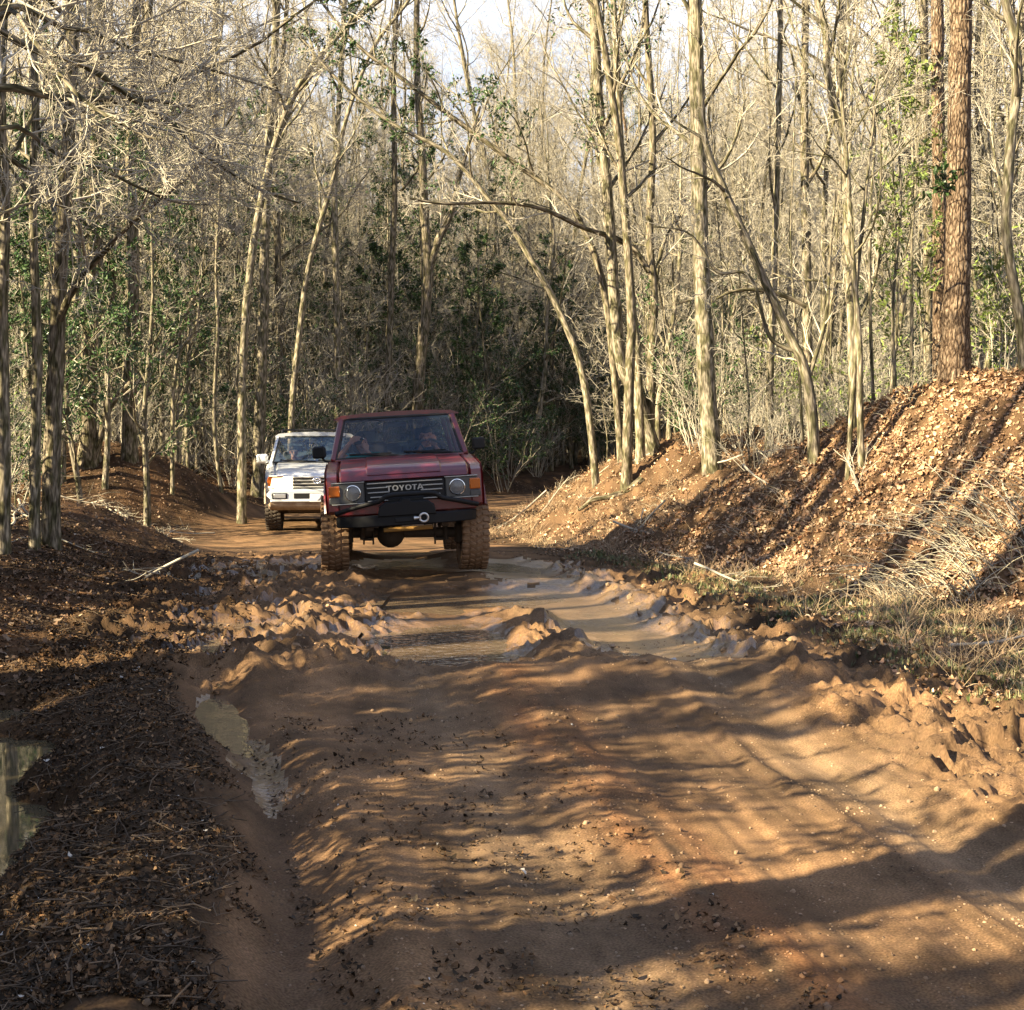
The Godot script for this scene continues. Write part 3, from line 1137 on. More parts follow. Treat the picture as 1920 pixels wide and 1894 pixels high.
	for w in [[-0.62, -0.02, -0.13], [0.06, 0.66, 0.13]]:
		var wp := Solid.new()
		wp.tube([Vector3(w[1], 1.352, 0.645), Vector3(lerpf(w[0], w[1], 0.5), 1.378, 0.628), Vector3(w[0], 1.395, 0.60)], [0.016, 0.013, 0.012], 6)
		wp.tube([Vector3(w[0], 1.392, 0.607), Vector3(w[1] - 0.08 * signf(w[1] - w[0]), 1.388, 0.617)], 0.010, 5)
		part("wiper", wp.mesh(), M.black_plastic, t, roll)
	var rear := Solid.new()
	rear.quad(Vector3(-0.76, 1.36, -2.40), Vector3(0.76, 1.36, -2.40), Vector3(0.68, 1.81, -2.28), Vector3(-0.68, 1.81, -2.28), Vector3(0, 0, -1))
	part("rear_window", rear.mesh(), M.glass, t, roll)
	part("tailgate", Solid.new().box(Vector3(0, 1.0, -2.43), Vector3(1.58, 0.70, 0.06), 0.02).mesh(), red, t, roll)
	# nose
	part("nose_panel", Solid.new().box(Vector3(0, 0.79, 1.96), Vector3(1.62, 0.15, 0.05), 0.015).mesh(), red, t, roll)
	part("inner_bay", Solid.new().box(Vector3(0, 0.93, 1.30), Vector3(1.46, 0.42, 1.26), 0.01).mesh(), M.black_plastic, t, roll)
	var gr := part("grille", Solid.new().box(Vector3(0, 0.98, 1.985), Vector3(0.92, 0.235, 0.05), 0.012).mesh(), M.black_plastic, t, roll)
	for bar in [[0.0, 1.072, 0.86], [-0.315, 1.021, 0.235], [0.315, 1.021, 0.235], [-0.30, 0.968, 0.25], [0.30, 0.968, 0.25], [0.0, 0.915, 0.80], [0.0, 0.872, 0.86]]:
		part("grille_bar", Solid.new().box(Vector3(bar[0], bar[1], 2.018), Vector3(bar[2], 0.013, 0.022), 0.004).mesh(), M.silver_bar, gr)
	part("grille_lettering", lettering("TOYOTA", 0.060, 0.014), M.silver_bar, gr, Transform3D(Basis.from_scale(Vector3(1.32, 1, 1)), Vector3(0.0, 1.006, 2.02)))
	for side in [-1, 1]:
		var bz := part("headlight", Solid.new().box(Vector3(side * 0.645, 0.977, 1.99), Vector3(0.37, 0.235, 0.06), 0.012).mesh(), M.bezel, t, roll)
		for ty in [1.098, 0.857]:
			part("bezel_trim", Solid.new().box(Vector3(side * 0.645, ty, 2.02), Vector3(0.38, 0.012, 0.02), 0.004).mesh(), M.silver_bar, bz)
		var face := Transform3D(Basis(), Vector3(side * 0.595, 0.977, 2.018))
		part("lamp_ring", Solid.new().lathe([Vector2(0.094, 0.0), Vector2(0.092, 0.018), Vector2(0.085, 0.020), Vector2(0.082, 0.004)], 30, face).mesh(), M.chrome, bz)
		part("reflector", Solid.new().lathe([Vector2(0.082, 0.006), Vector2(0.072, -0.012), Vector2(0.05, -0.024), Vector2(0.004, -0.028)], 26, face).mesh(60.0), M.chrome, bz)
		part("lens", Solid.new().lathe([Vector2(0.082, 0.012), Vector2(0.068, 0.026), Vector2(0.04, 0.036), Vector2(0.003, 0.039)], 26, face).mesh(70.0), M.lens_glass, bz)
		var ts := part("turn_signal", Solid.new().box(Vector3(side * 0.80, 1.005, 2.012), Vector3(0.125, 0.125, 0.05), 0.012).mesh(), M.amber, t, roll)
		part("clear_lens", Solid.new().box(Vector3(side * 0.80, 0.898, 2.010), Vector3(0.125, 0.075, 0.045), 0.010).mesh(), M.bezel, ts)
	# mirrors
	for side in [-1, 1]:
		var m := Solid.new()
		m.tube([Vector3(side * 0.86, 1.31, 0.55), Vector3(side * 0.93, 1.335, 0.56), Vector3(side * 0.975, 1.40, 0.56)], 0.013, 6)
		var mr := part("door_mirror", m.mesh(), M.black_plastic, t, roll)
		var hs := Solid.new()
		hs.extr(PackedVector2Array([Vector2(-0.08, -0.055), Vector2(-0.06, -0.075), Vector2(0.06, -0.075), Vector2(0.085, -0.05), Vector2(0.085, 0.05), Vector2(0.06, 0.078), Vector2(-0.06, 0.07), Vector2(-0.08, 0.05)]), -0.035, 0.035, 0.018, Transform3D(Basis(Vector3.UP, side * 0.25), Vector3(side * 0.995, 1.445, 0.56)))
		part("mirror_housing", hs.mesh(), M.black_plastic, mr)
	# inside
	var dash := Solid.new()
	side_slab(dash, PackedVector2Array([Vector2(0.60, 1.05), Vector2(0.60, 1.335), Vector2(0.34, 1.345), Vector2(0.24, 1.30), Vector2(0.22, 1.05)]), -0.78, 0.78, 0.02)
	part("dashboard", dash.mesh(), M.interior, t, roll)
	for x in [-0.38, 0.38]:
		var seat := Solid.new()
		seat.box(Vector3(x, 0.98, -0.22), Vector3(0.52, 0.14, 0.52), 0.04)
		seat.box(Vector3.ZERO, Vector3(0.50, 0.56, 0.13), 0.045, Transform3D(Basis(Vector3.RIGHT, -0.2), Vector3(x, 1.24, -0.53)))
		var sn := part("seat", seat.mesh(), M.seat_cloth, t, roll)
		part("headrest", Solid.new().box(Vector3(x, 1.60, -0.61), Vector3(0.27, 0.17, 0.09), 0.035).mesh(), M.seat_cloth, sn)
	var bench := Solid.new()
	bench.box(Vector3(0, 1.0, -1.15), Vector3(1.4, 0.14, 0.5), 0.04)
	bench.box(Vector3(0, 1.24, -1.45), Vector3(1.4, 0.50, 0.13), 0.045)
	part("rear_seat", bench.mesh(), M.seat_cloth, t, roll)
	part("floor", Solid.new().box(Vector3(0, 0.68, -0.9), Vector3(1.58, 0.06, 3.05), 0.01).mesh(), M.interior, t, roll)
	var sw := Solid.new()
	var ring := []
	var tilt := Basis(Vector3.RIGHT, deg_to_rad(-62.0))
	for k in 24:
		ring.append(Vector3(0.38, 1.36, 0.10) + tilt * Vector3(cos(TAU * k / 24.0) * 0.19, 0, sin(TAU * k / 24.0) * 0.19))
	sw.tube(ring, 0.014, 6, true)
	for a in [0.0, 2.2, 4.1]:
		sw.tube([Vector3(0.38, 1.345, 0.108), Vector3(0.38, 1.36, 0.10) + tilt * Vector3(cos(a) * 0.19, 0, sin(a) * 0.19)], 0.012, 5)
	part("steering_wheel", sw.mesh(), M.interior, t, roll)
	part("rear_view_mirror", Solid.new().box(Vector3(0, 1.74, 0.235), Vector3(0.24, 0.06, 0.025), 0.012).mesh(), M.interior, t, roll)
	var dm := Solid.new()
	dm.tube([Vector3(0.06, 1.34, 0.42), Vector3(0.065, 1.40, 0.42)], 0.018, 8)
	dm.box(Vector3(0.065, 1.44, 0.42), Vector3(0.085, 0.10, 0.03), 0.014)
	part("dash_gadget", dm.mesh(), M.black_plastic, t, roll)
	part("dash_cloth", Solid.new().box(Vector3(-0.50, 1.360, 0.46), Vector3(0.34, 0.025, 0.10), 0.010).mesh(), M.teal_shirt, t, roll)
	# bumper, winch cradle and hoop
	var bp := Solid.new()
	bp.extr(PackedVector2Array([Vector2(-0.80, 1.98), Vector2(-0.74, 2.08), Vector2(-0.50, 2.22), Vector2(0.50, 2.22), Vector2(0.74, 2.08), Vector2(0.80, 1.98), Vector2(0.70, 1.97), Vector2(0.45, 2.08), Vector2(-0.45, 2.08), Vector2(-0.70, 1.97)]), -0.715, -0.59, 0.012, Transform3D(Basis(Vector3(1, 0, 0), Vector3(0, 0, 1), Vector3(0, -1, 0)), Vector3.ZERO))
	var bn := part("winch_bumper", bp.mesh(), M.black_steel, t, roll)
	var cr := Solid.new()
	cr.extr(PackedVector2Array([Vector2(-0.33, 0.70), Vector2(0.33, 0.70), Vector2(0.31, 0.81), Vector2(0.24, 0.86), Vector2(0.06, 0.86), Vector2(0.03, 0.895), Vector2(-0.05, 0.895), Vector2(-0.08, 0.86), Vector2(-0.24, 0.86), Vector2(-0.31, 0.81)]), 2.10, 2.245, 0.012)
	part("winch_cradle", cr.mesh(), M.black_steel, bn)
	var drum := Solid.new()
	drum.lathe([Vector2(0.003, -0.2), Vector2(0.062, -0.2), Vector2(0.062, 0.2), Vector2(0.003, 0.2)], 18, Transform3D(Basis(Vector3(0, 1, 0), Vector3(0, 0, 1), Vector3(1, 0, 0)), Vector3(0, 0.87, 2.10)))
	part("winch_drum", drum.mesh(), M.black_plastic, bn)
	var hp := Solid.new()
	hp.tube([Vector3(-0.80, 0.755, 2.06), Vector3(-0.55, 0.825, 2.16), Vector3(-0.31, 0.872, 2.20), Vector3(-0.265, 0.90, 2.21), Vector3(-0.22, 0.93, 2.215), Vector3(-0.14, 0.94, 2.215), Vector3(0.24, 0.94, 2.215), Vector3(0.32, 0.93, 2.215), Vector3(0.37, 0.90, 2.21), Vector3(0.41, 0.872, 2.20), Vector3(0.60, 0.825, 2.14), Vector3(0.82, 0.765, 2.05)], 0.027, 10)
	part("brush_bar", hp.mesh(70.0), M.black_steel, bn)
	part("fairlead", Solid.new().box(Vector3(-0.02, 0.655, 2.232), Vector3(0.24, 0.05, 0.02), 0.008).mesh(), M.black_plastic, bn)
	var sh := Solid.new()
	var bow := []
	for k in 13:
		var a := deg_to_rad(145.0 - k * 24.5)
		bow.append(Vector3(0.185 + cos(a) * 0.047, 0.668 + sin(a) * 0.047, 2.275))
	sh.tube(bow, 0.0135, 7)
	sh.tube([Vector3(0.14, 0.635, 2.275), Vector3(0.142, 0.70, 2.275)], 0.012, 7)
	sh.tube([Vector3(0.075, 0.668, 2.262), Vector3(0.145, 0.668, 2.272)], [0.022, 0.012], 7)
	part("winch_shackle", sh.mesh(60.0), M.silver, bn)
	# below
	var fr := Solid.new()
	for side in [-1, 1]:
		fr.box(Vector3(side * 0.43, 0.60, 0.0), Vector3(0.09, 0.13, 4.1), 0.012)
	fr.box(Vector3(0, 0.57, 0.35), Vector3(0.5, 0.16, 0.9), 0.04)
	fr.box(Vector3(0.1, 0.58, -1.9), Vector3(0.7, 0.2, 0.7), 0.04)
	part("chassis", fr.mesh(), M.axle_mud, t, roll)
	var rod := Solid.new().tube([Vector3(-0.27, 0.528, 1.93), Vector3(0.0, 0.530, 1.94), Vector3(0.29, 0.53, 1.93)], 0.026, 8)
	part("steering_rod", rod.mesh(60.0), M.rod_mud, t, roll)
	for z in [1.40, -1.33]:
		var axl := Solid.new()
		axl.tube([Vector3(-0.70, 0.445, z), Vector3(-0.3, 0.445, z), Vector3(0.70, 0.445, z)], 0.062, 12)
		axl.lathe([Vector2(0.004, -0.18), Vector2(0.09, -0.16), Vector2(0.155, -0.07), Vector2(0.165, 0.02), Vector2(0.13, 0.12), Vector2(0.06, 0.17), Vector2(0.004, 0.19)], 18, Transform3D(Basis(), Vector3(-0.16, 0.43, z)))
		for side in [-1, 1]:
			axl.box(Vector3(side * 0.66, 0.44, z), Vector3(0.12, 0.26, 0.16), 0.03)
		part("axle", axl.mesh(50.0), M.axle_mud, t)
		for side in [-1, 1]:
			var sp := Solid.new()
			for k in 4:
				var l := 0.56 - k * 0.12
				sp.tube([Vector3(side * 0.42, 0.60 - k * 0.016, z + l), Vector3(side * 0.42, 0.54 - k * 0.020, z), Vector3(side * 0.42, 0.60 - k * 0.016, z - l)], 0.014, 4, false)
			sp.box(Vector3(side * 0.42, 0.37, z), Vector3(0.13, 0.03, 0.16), 0.008)
			for q in [-0.055, 0.055]:
				sp.tube([Vector3(side * 0.42 + q, 0.56, z + 0.07), Vector3(side * 0.42 + q, 0.31, z + 0.07)], 0.011, 6)
			sp.tube([Vector3(side * 0.50, 0.37, z + 0.1), Vector3(side * 0.47, 0.68, z + 0.12)], 0.025, 8)
			part("leaf_spring", sp.mesh(), M.axle_mud, t)
	for side in [-1, 1]:
		wheel(t, Vector3(side * 0.815, 0.44, 1.40), 0.44, 0.315, M.muddy_tyre, true, side, deg_to_rad(1.5))
		wheel(t, Vector3(side * 0.80, 0.44, -1.33), 0.44, 0.315, M.muddy_tyre, true, side)
	red_car = t
	red_roll = roll


var red_car: Node3D
var white_car: Node3D
var red_roll := Transform3D()


func build_white_truck() -> void:
	var yaw := deg_to_rad(9.5)
	var fwd := Vector3(sin(yaw), 0, cos(yaw))
	var front := Vector3(-3.66, 0, -24.0)
	var centre := front - fwd * 2.12
	var y := (ground_under(-4.4, 24.8) + ground_under(-3.1, 24.9)) * 0.5
	var t := thing("sport_utility_car", "white rounded sport utility car with tan lower cladding following behind the red off-roader", "car", Vector3(centre.x, y + 0.01, centre.z))
	t.rotation.y = yaw
	var white: Material = M.white_paint
	var none := Transform3D()
	for side in [-1, 1]:
		var s := Solid.new()
		var wing := without_arch(PackedVector2Array([Vector2(0.62, 0.50), Vector2(0.62, 1.27), Vector2(1.2, 1.22), Vector2(1.75, 1.145), Vector2(1.98, 1.08), Vector2(2.02, 0.84), Vector2(1.98, 0.62), Vector2(1.90, 0.50)]), 1.36, 0.42, 0.47)
		side_slab(s, wing, minf(side * 0.70, side * 0.955), maxf(side * 0.70, side * 0.955), 0.10)
		var w := part("wing", s.mesh(55.0), white, t)
		var flare := Solid.new()
		var arc := []
		for k in 15:
			var a := deg_to_rad(14.0 + k * 10.8)
			arc.append(Vector3(side * 0.945, 0.42 + sin(a) * 0.49, 1.36 + cos(a) * 0.49))
		flare.tube(arc, 0.04, 6)
		part("wheel_arch_flare", flare.mesh(), M.tan_cladding, w)
		for dd in [["front_door", 0.60, -0.42, 0.0], ["rear_door", -0.44, -1.25, -1.49], ["rear_quarter", -1.27, -2.62, -1.49]]:
			var door := Solid.new()
			var poly := PackedVector2Array([Vector2(dd[1], 0.50), Vector2(dd[1], 1.275), Vector2(dd[2], 1.27), Vector2(dd[2], 0.50)])
			if dd[3] != 0.0:
				poly = without_arch(poly, dd[3], 0.42, 0.47)
			side_slab(door, poly, minf(side * 0.82, side * 0.95), maxf(side * 0.82, side * 0.95), 0.03)
			var dn := part(dd[0], door.mesh(), white, t)
			var cl := Solid.new().box(Vector3(side * 0.955, 0.62, (dd[1] + dd[2]) * 0.5 + (0.0 if dd[3] == 0.0 else 0.1)), Vector3(0.02, 0.16, absf(dd[1] - dd[2]) * (0.96 if dd[3] == 0.0 else 0.4)), 0.006)
			part("side_cladding", cl.mesh(), M.tan_cladding, dn)
			if dd[0] != "rear_quarter":
				part("door_handle", Solid.new().box(Vector3(side * 0.96, 1.12, dd[2] + 0.12), Vector3(0.03, 0.035, 0.16), 0.01).mesh(), M.chrome, dn)
		for post in [["windscreen_pillar", Vector3(0.865, 1.26, 0.72), Vector3(0.735, 1.80, 0.0), 0.075, 0.08], ["door_pillar", Vector3(0.90, 1.26, -0.43), Vector3(0.75, 1.81, -0.43), 0.05, 0.09], ["door_pillar", Vector3(0.90, 1.26, -1.26), Vector3(0.75, 1.81, -1.26), 0.05, 0.09], ["rear_pillar", Vector3(0.90, 1.25, -2.56), Vector3(0.75, 1.81, -2.40), 0.06, 0.16]]:
			var a: Vector3 = post[1]
			var b: Vector3 = post[2]
			a.x *= side
			b.x *= side
			part(post[0], Solid.new().beam(a, b, post[3], post[4], 0.02).mesh(), white, t)
		var zs := [[0.64, 0.02, -0.39], [-0.47, -0.47, -1.21], [-1.31, -1.31, -2.46]]
		for k in 3:
			var p := Solid.new()
			var x0: float = side * 0.892
			var x1: float = side * 0.748
			p.quad(Vector3(x0, 1.27, zs[k][0]), Vector3(x0, 1.27, zs[k][2]), Vector3(x1, 1.80, zs[k][2] + (0.1 if k == 2 else 0.0)), Vector3(x1, 1.80, zs[k][1]), Vector3(side, 0, 0))
			part("side_window", p.mesh(), M.tinted_glass, t)
	var bonnet := Solid.new()
	side_slab(bonnet, PackedVector2Array([Vector2(0.66, 1.10), Vector2(0.66, 1.30), Vector2(1.0, 1.285), Vector2(1.5, 1.235), Vector2(1.85, 1.16), Vector2(1.99, 1.10), Vector2(2.045, 1.06), Vector2(1.9, 1.03)]), -0.80, 0.80, 0.07)
	part("bonnet", bonnet.mesh(42.0), white, t)
	var roof := Solid.new()
	roof.extr(PackedVector2Array([Vector2(-0.79, 1.79), Vector2(0.79, 1.79), Vector2(0.80, 1.82), Vector2(0.72, 1.865), Vector2(0.4, 1.895), Vector2(0, 1.905), Vector2(-0.4, 1.895), Vector2(-0.72, 1.865), Vector2(-0.80, 1.82)]), -2.5, 0.06, 0.045)
	var rf := part("roof", roof.mesh(), white, t)
	part("roof_lining", Solid.new().box(Vector3(0, 1.775, -1.2), Vector3(1.46, 0.012, 2.4), 0.003).mesh(), M.interior, rf)
	var rk := Solid.new()
	for side in [-1, 1]:
		rk.tube([Vector3(side * 0.66, 1.875, -0.15), Vector3(side * 0.66, 1.935, -0.3), Vector3(side * 0.66, 1.94, -2.1), Vector3(side * 0.66, 1.88, -2.25)], 0.018, 7)
	for z in [-0.35, -1.2, -2.0]:
		rk.tube([Vector3(-0.66, 1.945, z), Vector3(0.66, 1.945, z)], 0.02, 7)
	part("roof_rack", rk.mesh(), M.black_plastic, t)
	var rows := []
	for i in 5:
		var f := i / 4.0
		var row := []
		for j in 9:
			var g := j / 4.0 - 1.0
			row.append(Vector3(g * lerpf(0.835, 0.705, f), lerpf(1.30, 1.805, f), lerpf(0.72, 0.03, f) + 0.07 * (1.0 - g * g)))
		rows.append(row)
	var wsn := part("windscreen", Solid.new().surface(rows, Vector3(0, 0.6, 1)).mesh(80.0), M.tinted_glass, t)
	var loop := []
	for j in 9:
		loop.append(rows[0][j])
	for i in range(1, 5):
		loop.append(rows[i][8])
	for j in range(7, -1, -1):
		loop.append(rows[4][j])
	for i in range(3, 0, -1):
		loop.append(rows[i][0])
	part("window_seal", Solid.new().tube(loop, 0.018, 6, true).mesh(60.0), M.rubber, wsn)
	for w in [[-0.70, 0.0], [0.05, 0.66]]:
		var wp := Solid.new().tube([Vector3(w[1], 1.315, 0.80), Vector3(w[0], 1.345, 0.735)], [0.016, 0.012], 6)
		part("wiper", wp.mesh(), M.black_plastic, t)
	var rear := Solid.new()
	rear.quad(Vector3(-0.8, 1.30, -2.58), Vector3(0.8, 1.30, -2.58), Vector3(0.7, 1.79, -2.44), Vector3(-0.7, 1.79, -2.44), Vector3(0, 0, -1))
	part("rear_window", rear.mesh(), M.tinted_glass, t)
	part("tailgate", Solid.new().box(Vector3(0, 0.9, -2.60), Vector3(1.7, 0.78, 0.06), 0.02).mesh(), white, t)
	# front
	part("inner_bay", Solid.new().box(Vector3(0, 0.82, 1.32), Vector3(1.44, 0.46, 1.2), 0.01).mesh(), M.black_plastic, t)
	var gr := part("grille", Solid.new().box(Vector3(0, 0.945, 2.0), Vector3(0.90, 0.265, 0.06), 0.02).mesh(), M.black_plastic, t)
	for yb in [1.045, 0.985, 0.925, 0.865]:
		part("grille_bar", Solid.new().box(Vector3(0, yb, 2.036), Vector3(0.88, 0.028, 0.03), 0.008).mesh(), M.silver_bar, gr)
	var em := Solid.new()
	for e in [[0.0, 0.0, 0.075, 0.052], [0.0, 0.0, 0.022, 0.050], [0.0, 0.022, 0.052, 0.022]]:
		var ov := []
		for k in 20:
			ov.append(Vector3(e[0] + cos(TAU * k / 20.0) * e[2], 0.985 + e[1] + sin(TAU * k / 20.0) * e[3], 2.058))
		em.tube(ov, 0.009, 5, true)
	part("grille_badge", em.mesh(), M.chrome, gr)
	for side in [-1, 1]:
		var hl := Solid.new()
		var face := PackedVector2Array([Vector2(0.44, 0.83), Vector2(0.90, 0.85), Vector2(0.915, 1.0), Vector2(0.88, 1.075), Vector2(0.44, 1.075)])
		var fp := PackedVector2Array()
		for p in face:
			fp.append(Vector2(p.x * side, p.y))
		hl.extr(fp, 1.93, 2.045, 0.04)
		var hn := part("headlight", hl.mesh(), M.clear_lens if side > 0 else M.lit_lamp, t)
		var am := Solid.new()
		am.extr(PackedVector2Array([Vector2(side * 0.85, 0.875), Vector2(side * 0.908, 0.88), Vector2(side * 0.922, 1.0), Vector2(side * 0.888, 1.068), Vector2(side * 0.62, 1.068), Vector2(side * 0.64, 1.035), Vector2(side * 0.82, 1.03)]), 1.96, 2.046, 0.008)
		part("turn_signal", am.mesh(), M.amber, hn)
	var bp := Solid.new()
	side_slab(bp, PackedVector2Array([Vector2(1.9, 0.83), Vector2(2.04, 0.83), Vector2(2.12, 0.79), Vector2(2.13, 0.62), Vector2(1.95, 0.60)]), -0.93, 0.93, 0.09)
	var bn := part("bumper", bp.mesh(50.0), white, t)
	part("bumper_light_strip", Solid.new().box(Vector3(0, 0.605, 2.11), Vector3(1.72, 0.045, 0.06), 0.015).mesh(), white, bn)
	var low := Solid.new()
	side_slab(low, PackedVector2Array([Vector2(1.85, 0.585), Vector2(2.11, 0.585), Vector2(2.10, 0.50), Vector2(2.02, 0.43), Vector2(1.85, 0.42)]), -0.90, 0.90, 0.04)
	part("lower_bumper", low.mesh(50.0), M.tan_cladding, bn)
	part("intake", Solid.new().box(Vector3(0, 0.70, 2.125), Vector3(0.86, 0.10, 0.02), 0.006).mesh(), M.black_plastic, bn)
	for side in [-1, 1]:
		var fg := part("fog_lamp", Solid.new().box(Vector3(side * 0.69, 0.70, 2.122), Vector3(0.28, 0.11, 0.03), 0.02).mesh(), M.black_plastic, t)
		part("fog_lens", Solid.new().box(Vector3(side * 0.69, 0.70, 2.135), Vector3(0.22, 0.075, 0.02), 0.012).mesh(), M.silver, fg)
	var pl := part("number_plate", Solid.new().box(Vector3(0.02, 0.665, 2.145), Vector3(0.305, 0.153, 0.012), 0.004).mesh(), M.plate, t)
	var mk := Solid.new()
	mk.extr(PackedVector2Array([Vector2(0.0, 0.612), Vector2(0.045, 0.612), Vector2(0.06, 0.64), Vector2(0.075, 0.612), Vector2(0.105, 0.612), Vector2(0.095, 0.725), Vector2(0.075, 0.722), Vector2(0.05, 0.66)]), 2.149, 2.153, 0.0)
	part("plate_mark", mk.mesh(), M.ink, pl)
	for side in [-1, 1]:
		var m := Solid.new()
		m.box(Vector3(side * 0.91, 1.31, 0.50), Vector3(0.12, 0.06, 0.06), 0.02)
		var mr := part("door_mirror", m.mesh(), white, t)
		var hs := Solid.new()
		hs.extr(PackedVector2Array([Vector2(-0.115, -0.06), Vector2(-0.08, -0.09), Vector2(0.07, -0.095), Vector2(0.11, -0.06), Vector2(0.12, 0.05), Vector2(0.08, 0.095), Vector2(-0.08, 0.09), Vector2(-0.115, 0.05)]), -0.05, 0.06, 0.035, Transform3D(Basis(Vector3.UP, side * 0.2), Vector3(side * 1.045, 1.37, 0.50)))
		part("mirror_housing", hs.mesh(50.0), white, mr)
	var dash := Solid.new()
	side_slab(dash, PackedVector2Array([Vector2(0.72, 1.0), Vector2(0.72, 1.28), Vector2(0.30, 1.30), Vector2(0.22, 1.22), Vector2(0.22, 1.0)]), -0.80, 0.80, 0.02)
	part("dashboard", dash.mesh(), M.interior, t)
	for x in [-0.40, 0.40]:
		var seat := Solid.new()
		seat.box(Vector3(x, 0.90, -0.22), Vector3(0.54, 0.14, 0.52), 0.04)
		seat.box(Vector3.ZERO, Vector3(0.50, 0.62, 0.13), 0.045, Transform3D(Basis(Vector3.RIGHT, -0.2), Vector3(x, 1.2, -0.53)))
		var sn := part("seat", seat.mesh(), M.seat_cloth, t)
		part("headrest", Solid.new().box(Vector3(x, 1.58, -0.62), Vector3(0.27, 0.17, 0.09), 0.035).mesh(), M.seat_cloth, sn)
	part("floor", Solid.new().box(Vector3(0, 0.52, -0.95), Vector3(1.64, 0.06, 3.2), 0.01).mesh(), M.interior, t)
	part("rear_view_mirror", Solid.new().box(Vector3(0, 1.70, 0.10), Vector3(0.24, 0.06, 0.025), 0.012).mesh(), M.interior, t)
	var fr := Solid.new()
	fr.box(Vector3(0, 0.46, -0.2), Vector3(1.1, 0.16, 4.2), 0.03)
	part("chassis", fr.mesh(), M.axle_mud, t)
	for z in [1.36, -1.49]:
		part("axle", Solid.new().tube([Vector3(-0.7, 0.385, z), Vector3(0.7, 0.385, z)], 0.06, 10).mesh(60.0), M.axle_mud, t)
	for side in [-1, 1]:
		wheel(t, Vector3(side * 0.80, 0.385, 1.36), 0.385, 0.29, M.dusty_tyre, true, side, deg_to_rad(-4.0))
		wheel(t, Vector3(side * 0.80, 0.385, -1.49), 0.385, 0.29, M.dusty_tyre, true, side)
	white_car = t


# ------------------------------------------------------------------ trees
func any(R: RandomNumberGenerator) -> Vector3:
	return Vector3(R.randf_range(-1, 1), R.randf_range(-1, 1), R.randf_range(-1, 1))


func sprout(w: Wood, leaves: Wood, p: Vector3, dir: Vector3, length: float, r: float, level: int, o: Dictionary, R: RandomNumberGenerator) -> void:
	var segs: int = [0, 8, 5, 4, 2][level]
	var sides: int = [0, 6, 4, 3, 3][level]
	var path := PackedVector3Array([p])
	var radii := PackedFloat32Array([r])
	var tip := maxf(r * 0.3, o.get("tip", 0.0028))
	var step := length / segs
	var wig: float = o.wig
	var up: float = o.up[level]
	var dirs := [dir]
	for i in segs:
		dir = (dir + any(R) * wig + Vector3(0, up, 0)).normalized()
		p += dir * step
		path.append(p)
		radii.append(lerpf(r, tip, (i + 1.0) / segs))
		dirs.append(dir)
	var tint := Color(1, 1, 1) * R.randf_range(0.75, 1.15)
	tint.a = 1.0
	if level == 1 and o.has("limb_wood"):
		radii[0] *= 1.25
		o.limb_wood.tube(path, radii, sides, tint)
	else:
		w.tube(path, radii, sides, tint)
	if level < int(o.depth):
		var kids: int = o.kids[level]
		for k in kids:
			var f := lerpf(0.18, 1.0, (k + R.randf()) / kids) * segs
			var i := mini(int(f), segs - 1)
			var q := path[i].lerp(path[i + 1], f - i)
			var d: Vector3 = dirs[i + 1]
			var side := d.cross(any(R)).normalized()
			if side.length() < 0.5:
				side = Vector3.RIGHT
			if o.get("flat", 0.0) > 0.0:
				side.y *= 1.0 - o.flat
				side = side.normalized()
			var ang := R.randf_range(0.45, 1.0)
			var cd := (d * cos(ang) + side * sin(ang)).normalized()
			var t := f / segs
			sprout(w, leaves, q, cd, length * o.ratio[level] * (1.15 - 0.6 * t) * R.randf_range(0.65, 1.25), maxf(lerpf(r, tip, t) * 0.62, tip), level + 1, o, R)
	if leaves != null and level >= int(o.depth) - 1:
		var count: int = o.leaves
		for k in count:
			var f := R.randf() * segs
			var i := mini(int(f), segs - 1)
			var q := path[i].lerp(path[i + 1], f - i)
			var d: Vector3 = (dirs[i + 1] * 0.5 + any(R)).normalized()
			var face := (Vector3.UP + any(R) * 0.9).normalized()
			if absf(face.dot(d)) > 0.95:
				face = Vector3.RIGHT
			var l: float = o.leaf * R.randf_range(0.65, 1.25)
			var v := R.randf_range(0.6, 1.35)
			leaves.leaf(q, d, face, l, l * o.get("leaf_w", 0.42), Color(v, v * R.randf_range(0.92, 1.06), v, 1))


func trunk_tube(w: Wood, path: PackedVector3Array, r0: float, r1: float, sides: int, flare: float, tint: Color, lump: float) -> PackedFloat32Array:
	var radii := PackedFloat32Array()
	var m := path.size()
	var run := 0.0
	for i in m:
		if i > 0:
			run += path[i].distance_to(path[i - 1])
		var t := float(i) / (m - 1)
		radii.append(lerpf(r0, r1, pow(t, 0.9)) * (1.0 + flare * exp(-run / (r0 * 2.2))))
	w.tube(path, radii, sides, tint, lump, n_a)
	return radii


func smooth_path(pts: Array, per: int) -> PackedVector3Array:
	var out := PackedVector3Array()
	for i in pts.size() - 1:
		var a: Vector3 = pts[maxi(i - 1, 0)]
		var b: Vector3 = pts[i]
		var c: Vector3 = pts[i + 1]
		var d: Vector3 = pts[mini(i + 2, pts.size() - 1)]
		for k in per:
			out.append(b.cubic_interpolate(c, a, d, float(k) / per))
	out.append(pts[pts.size() - 1])
	return out


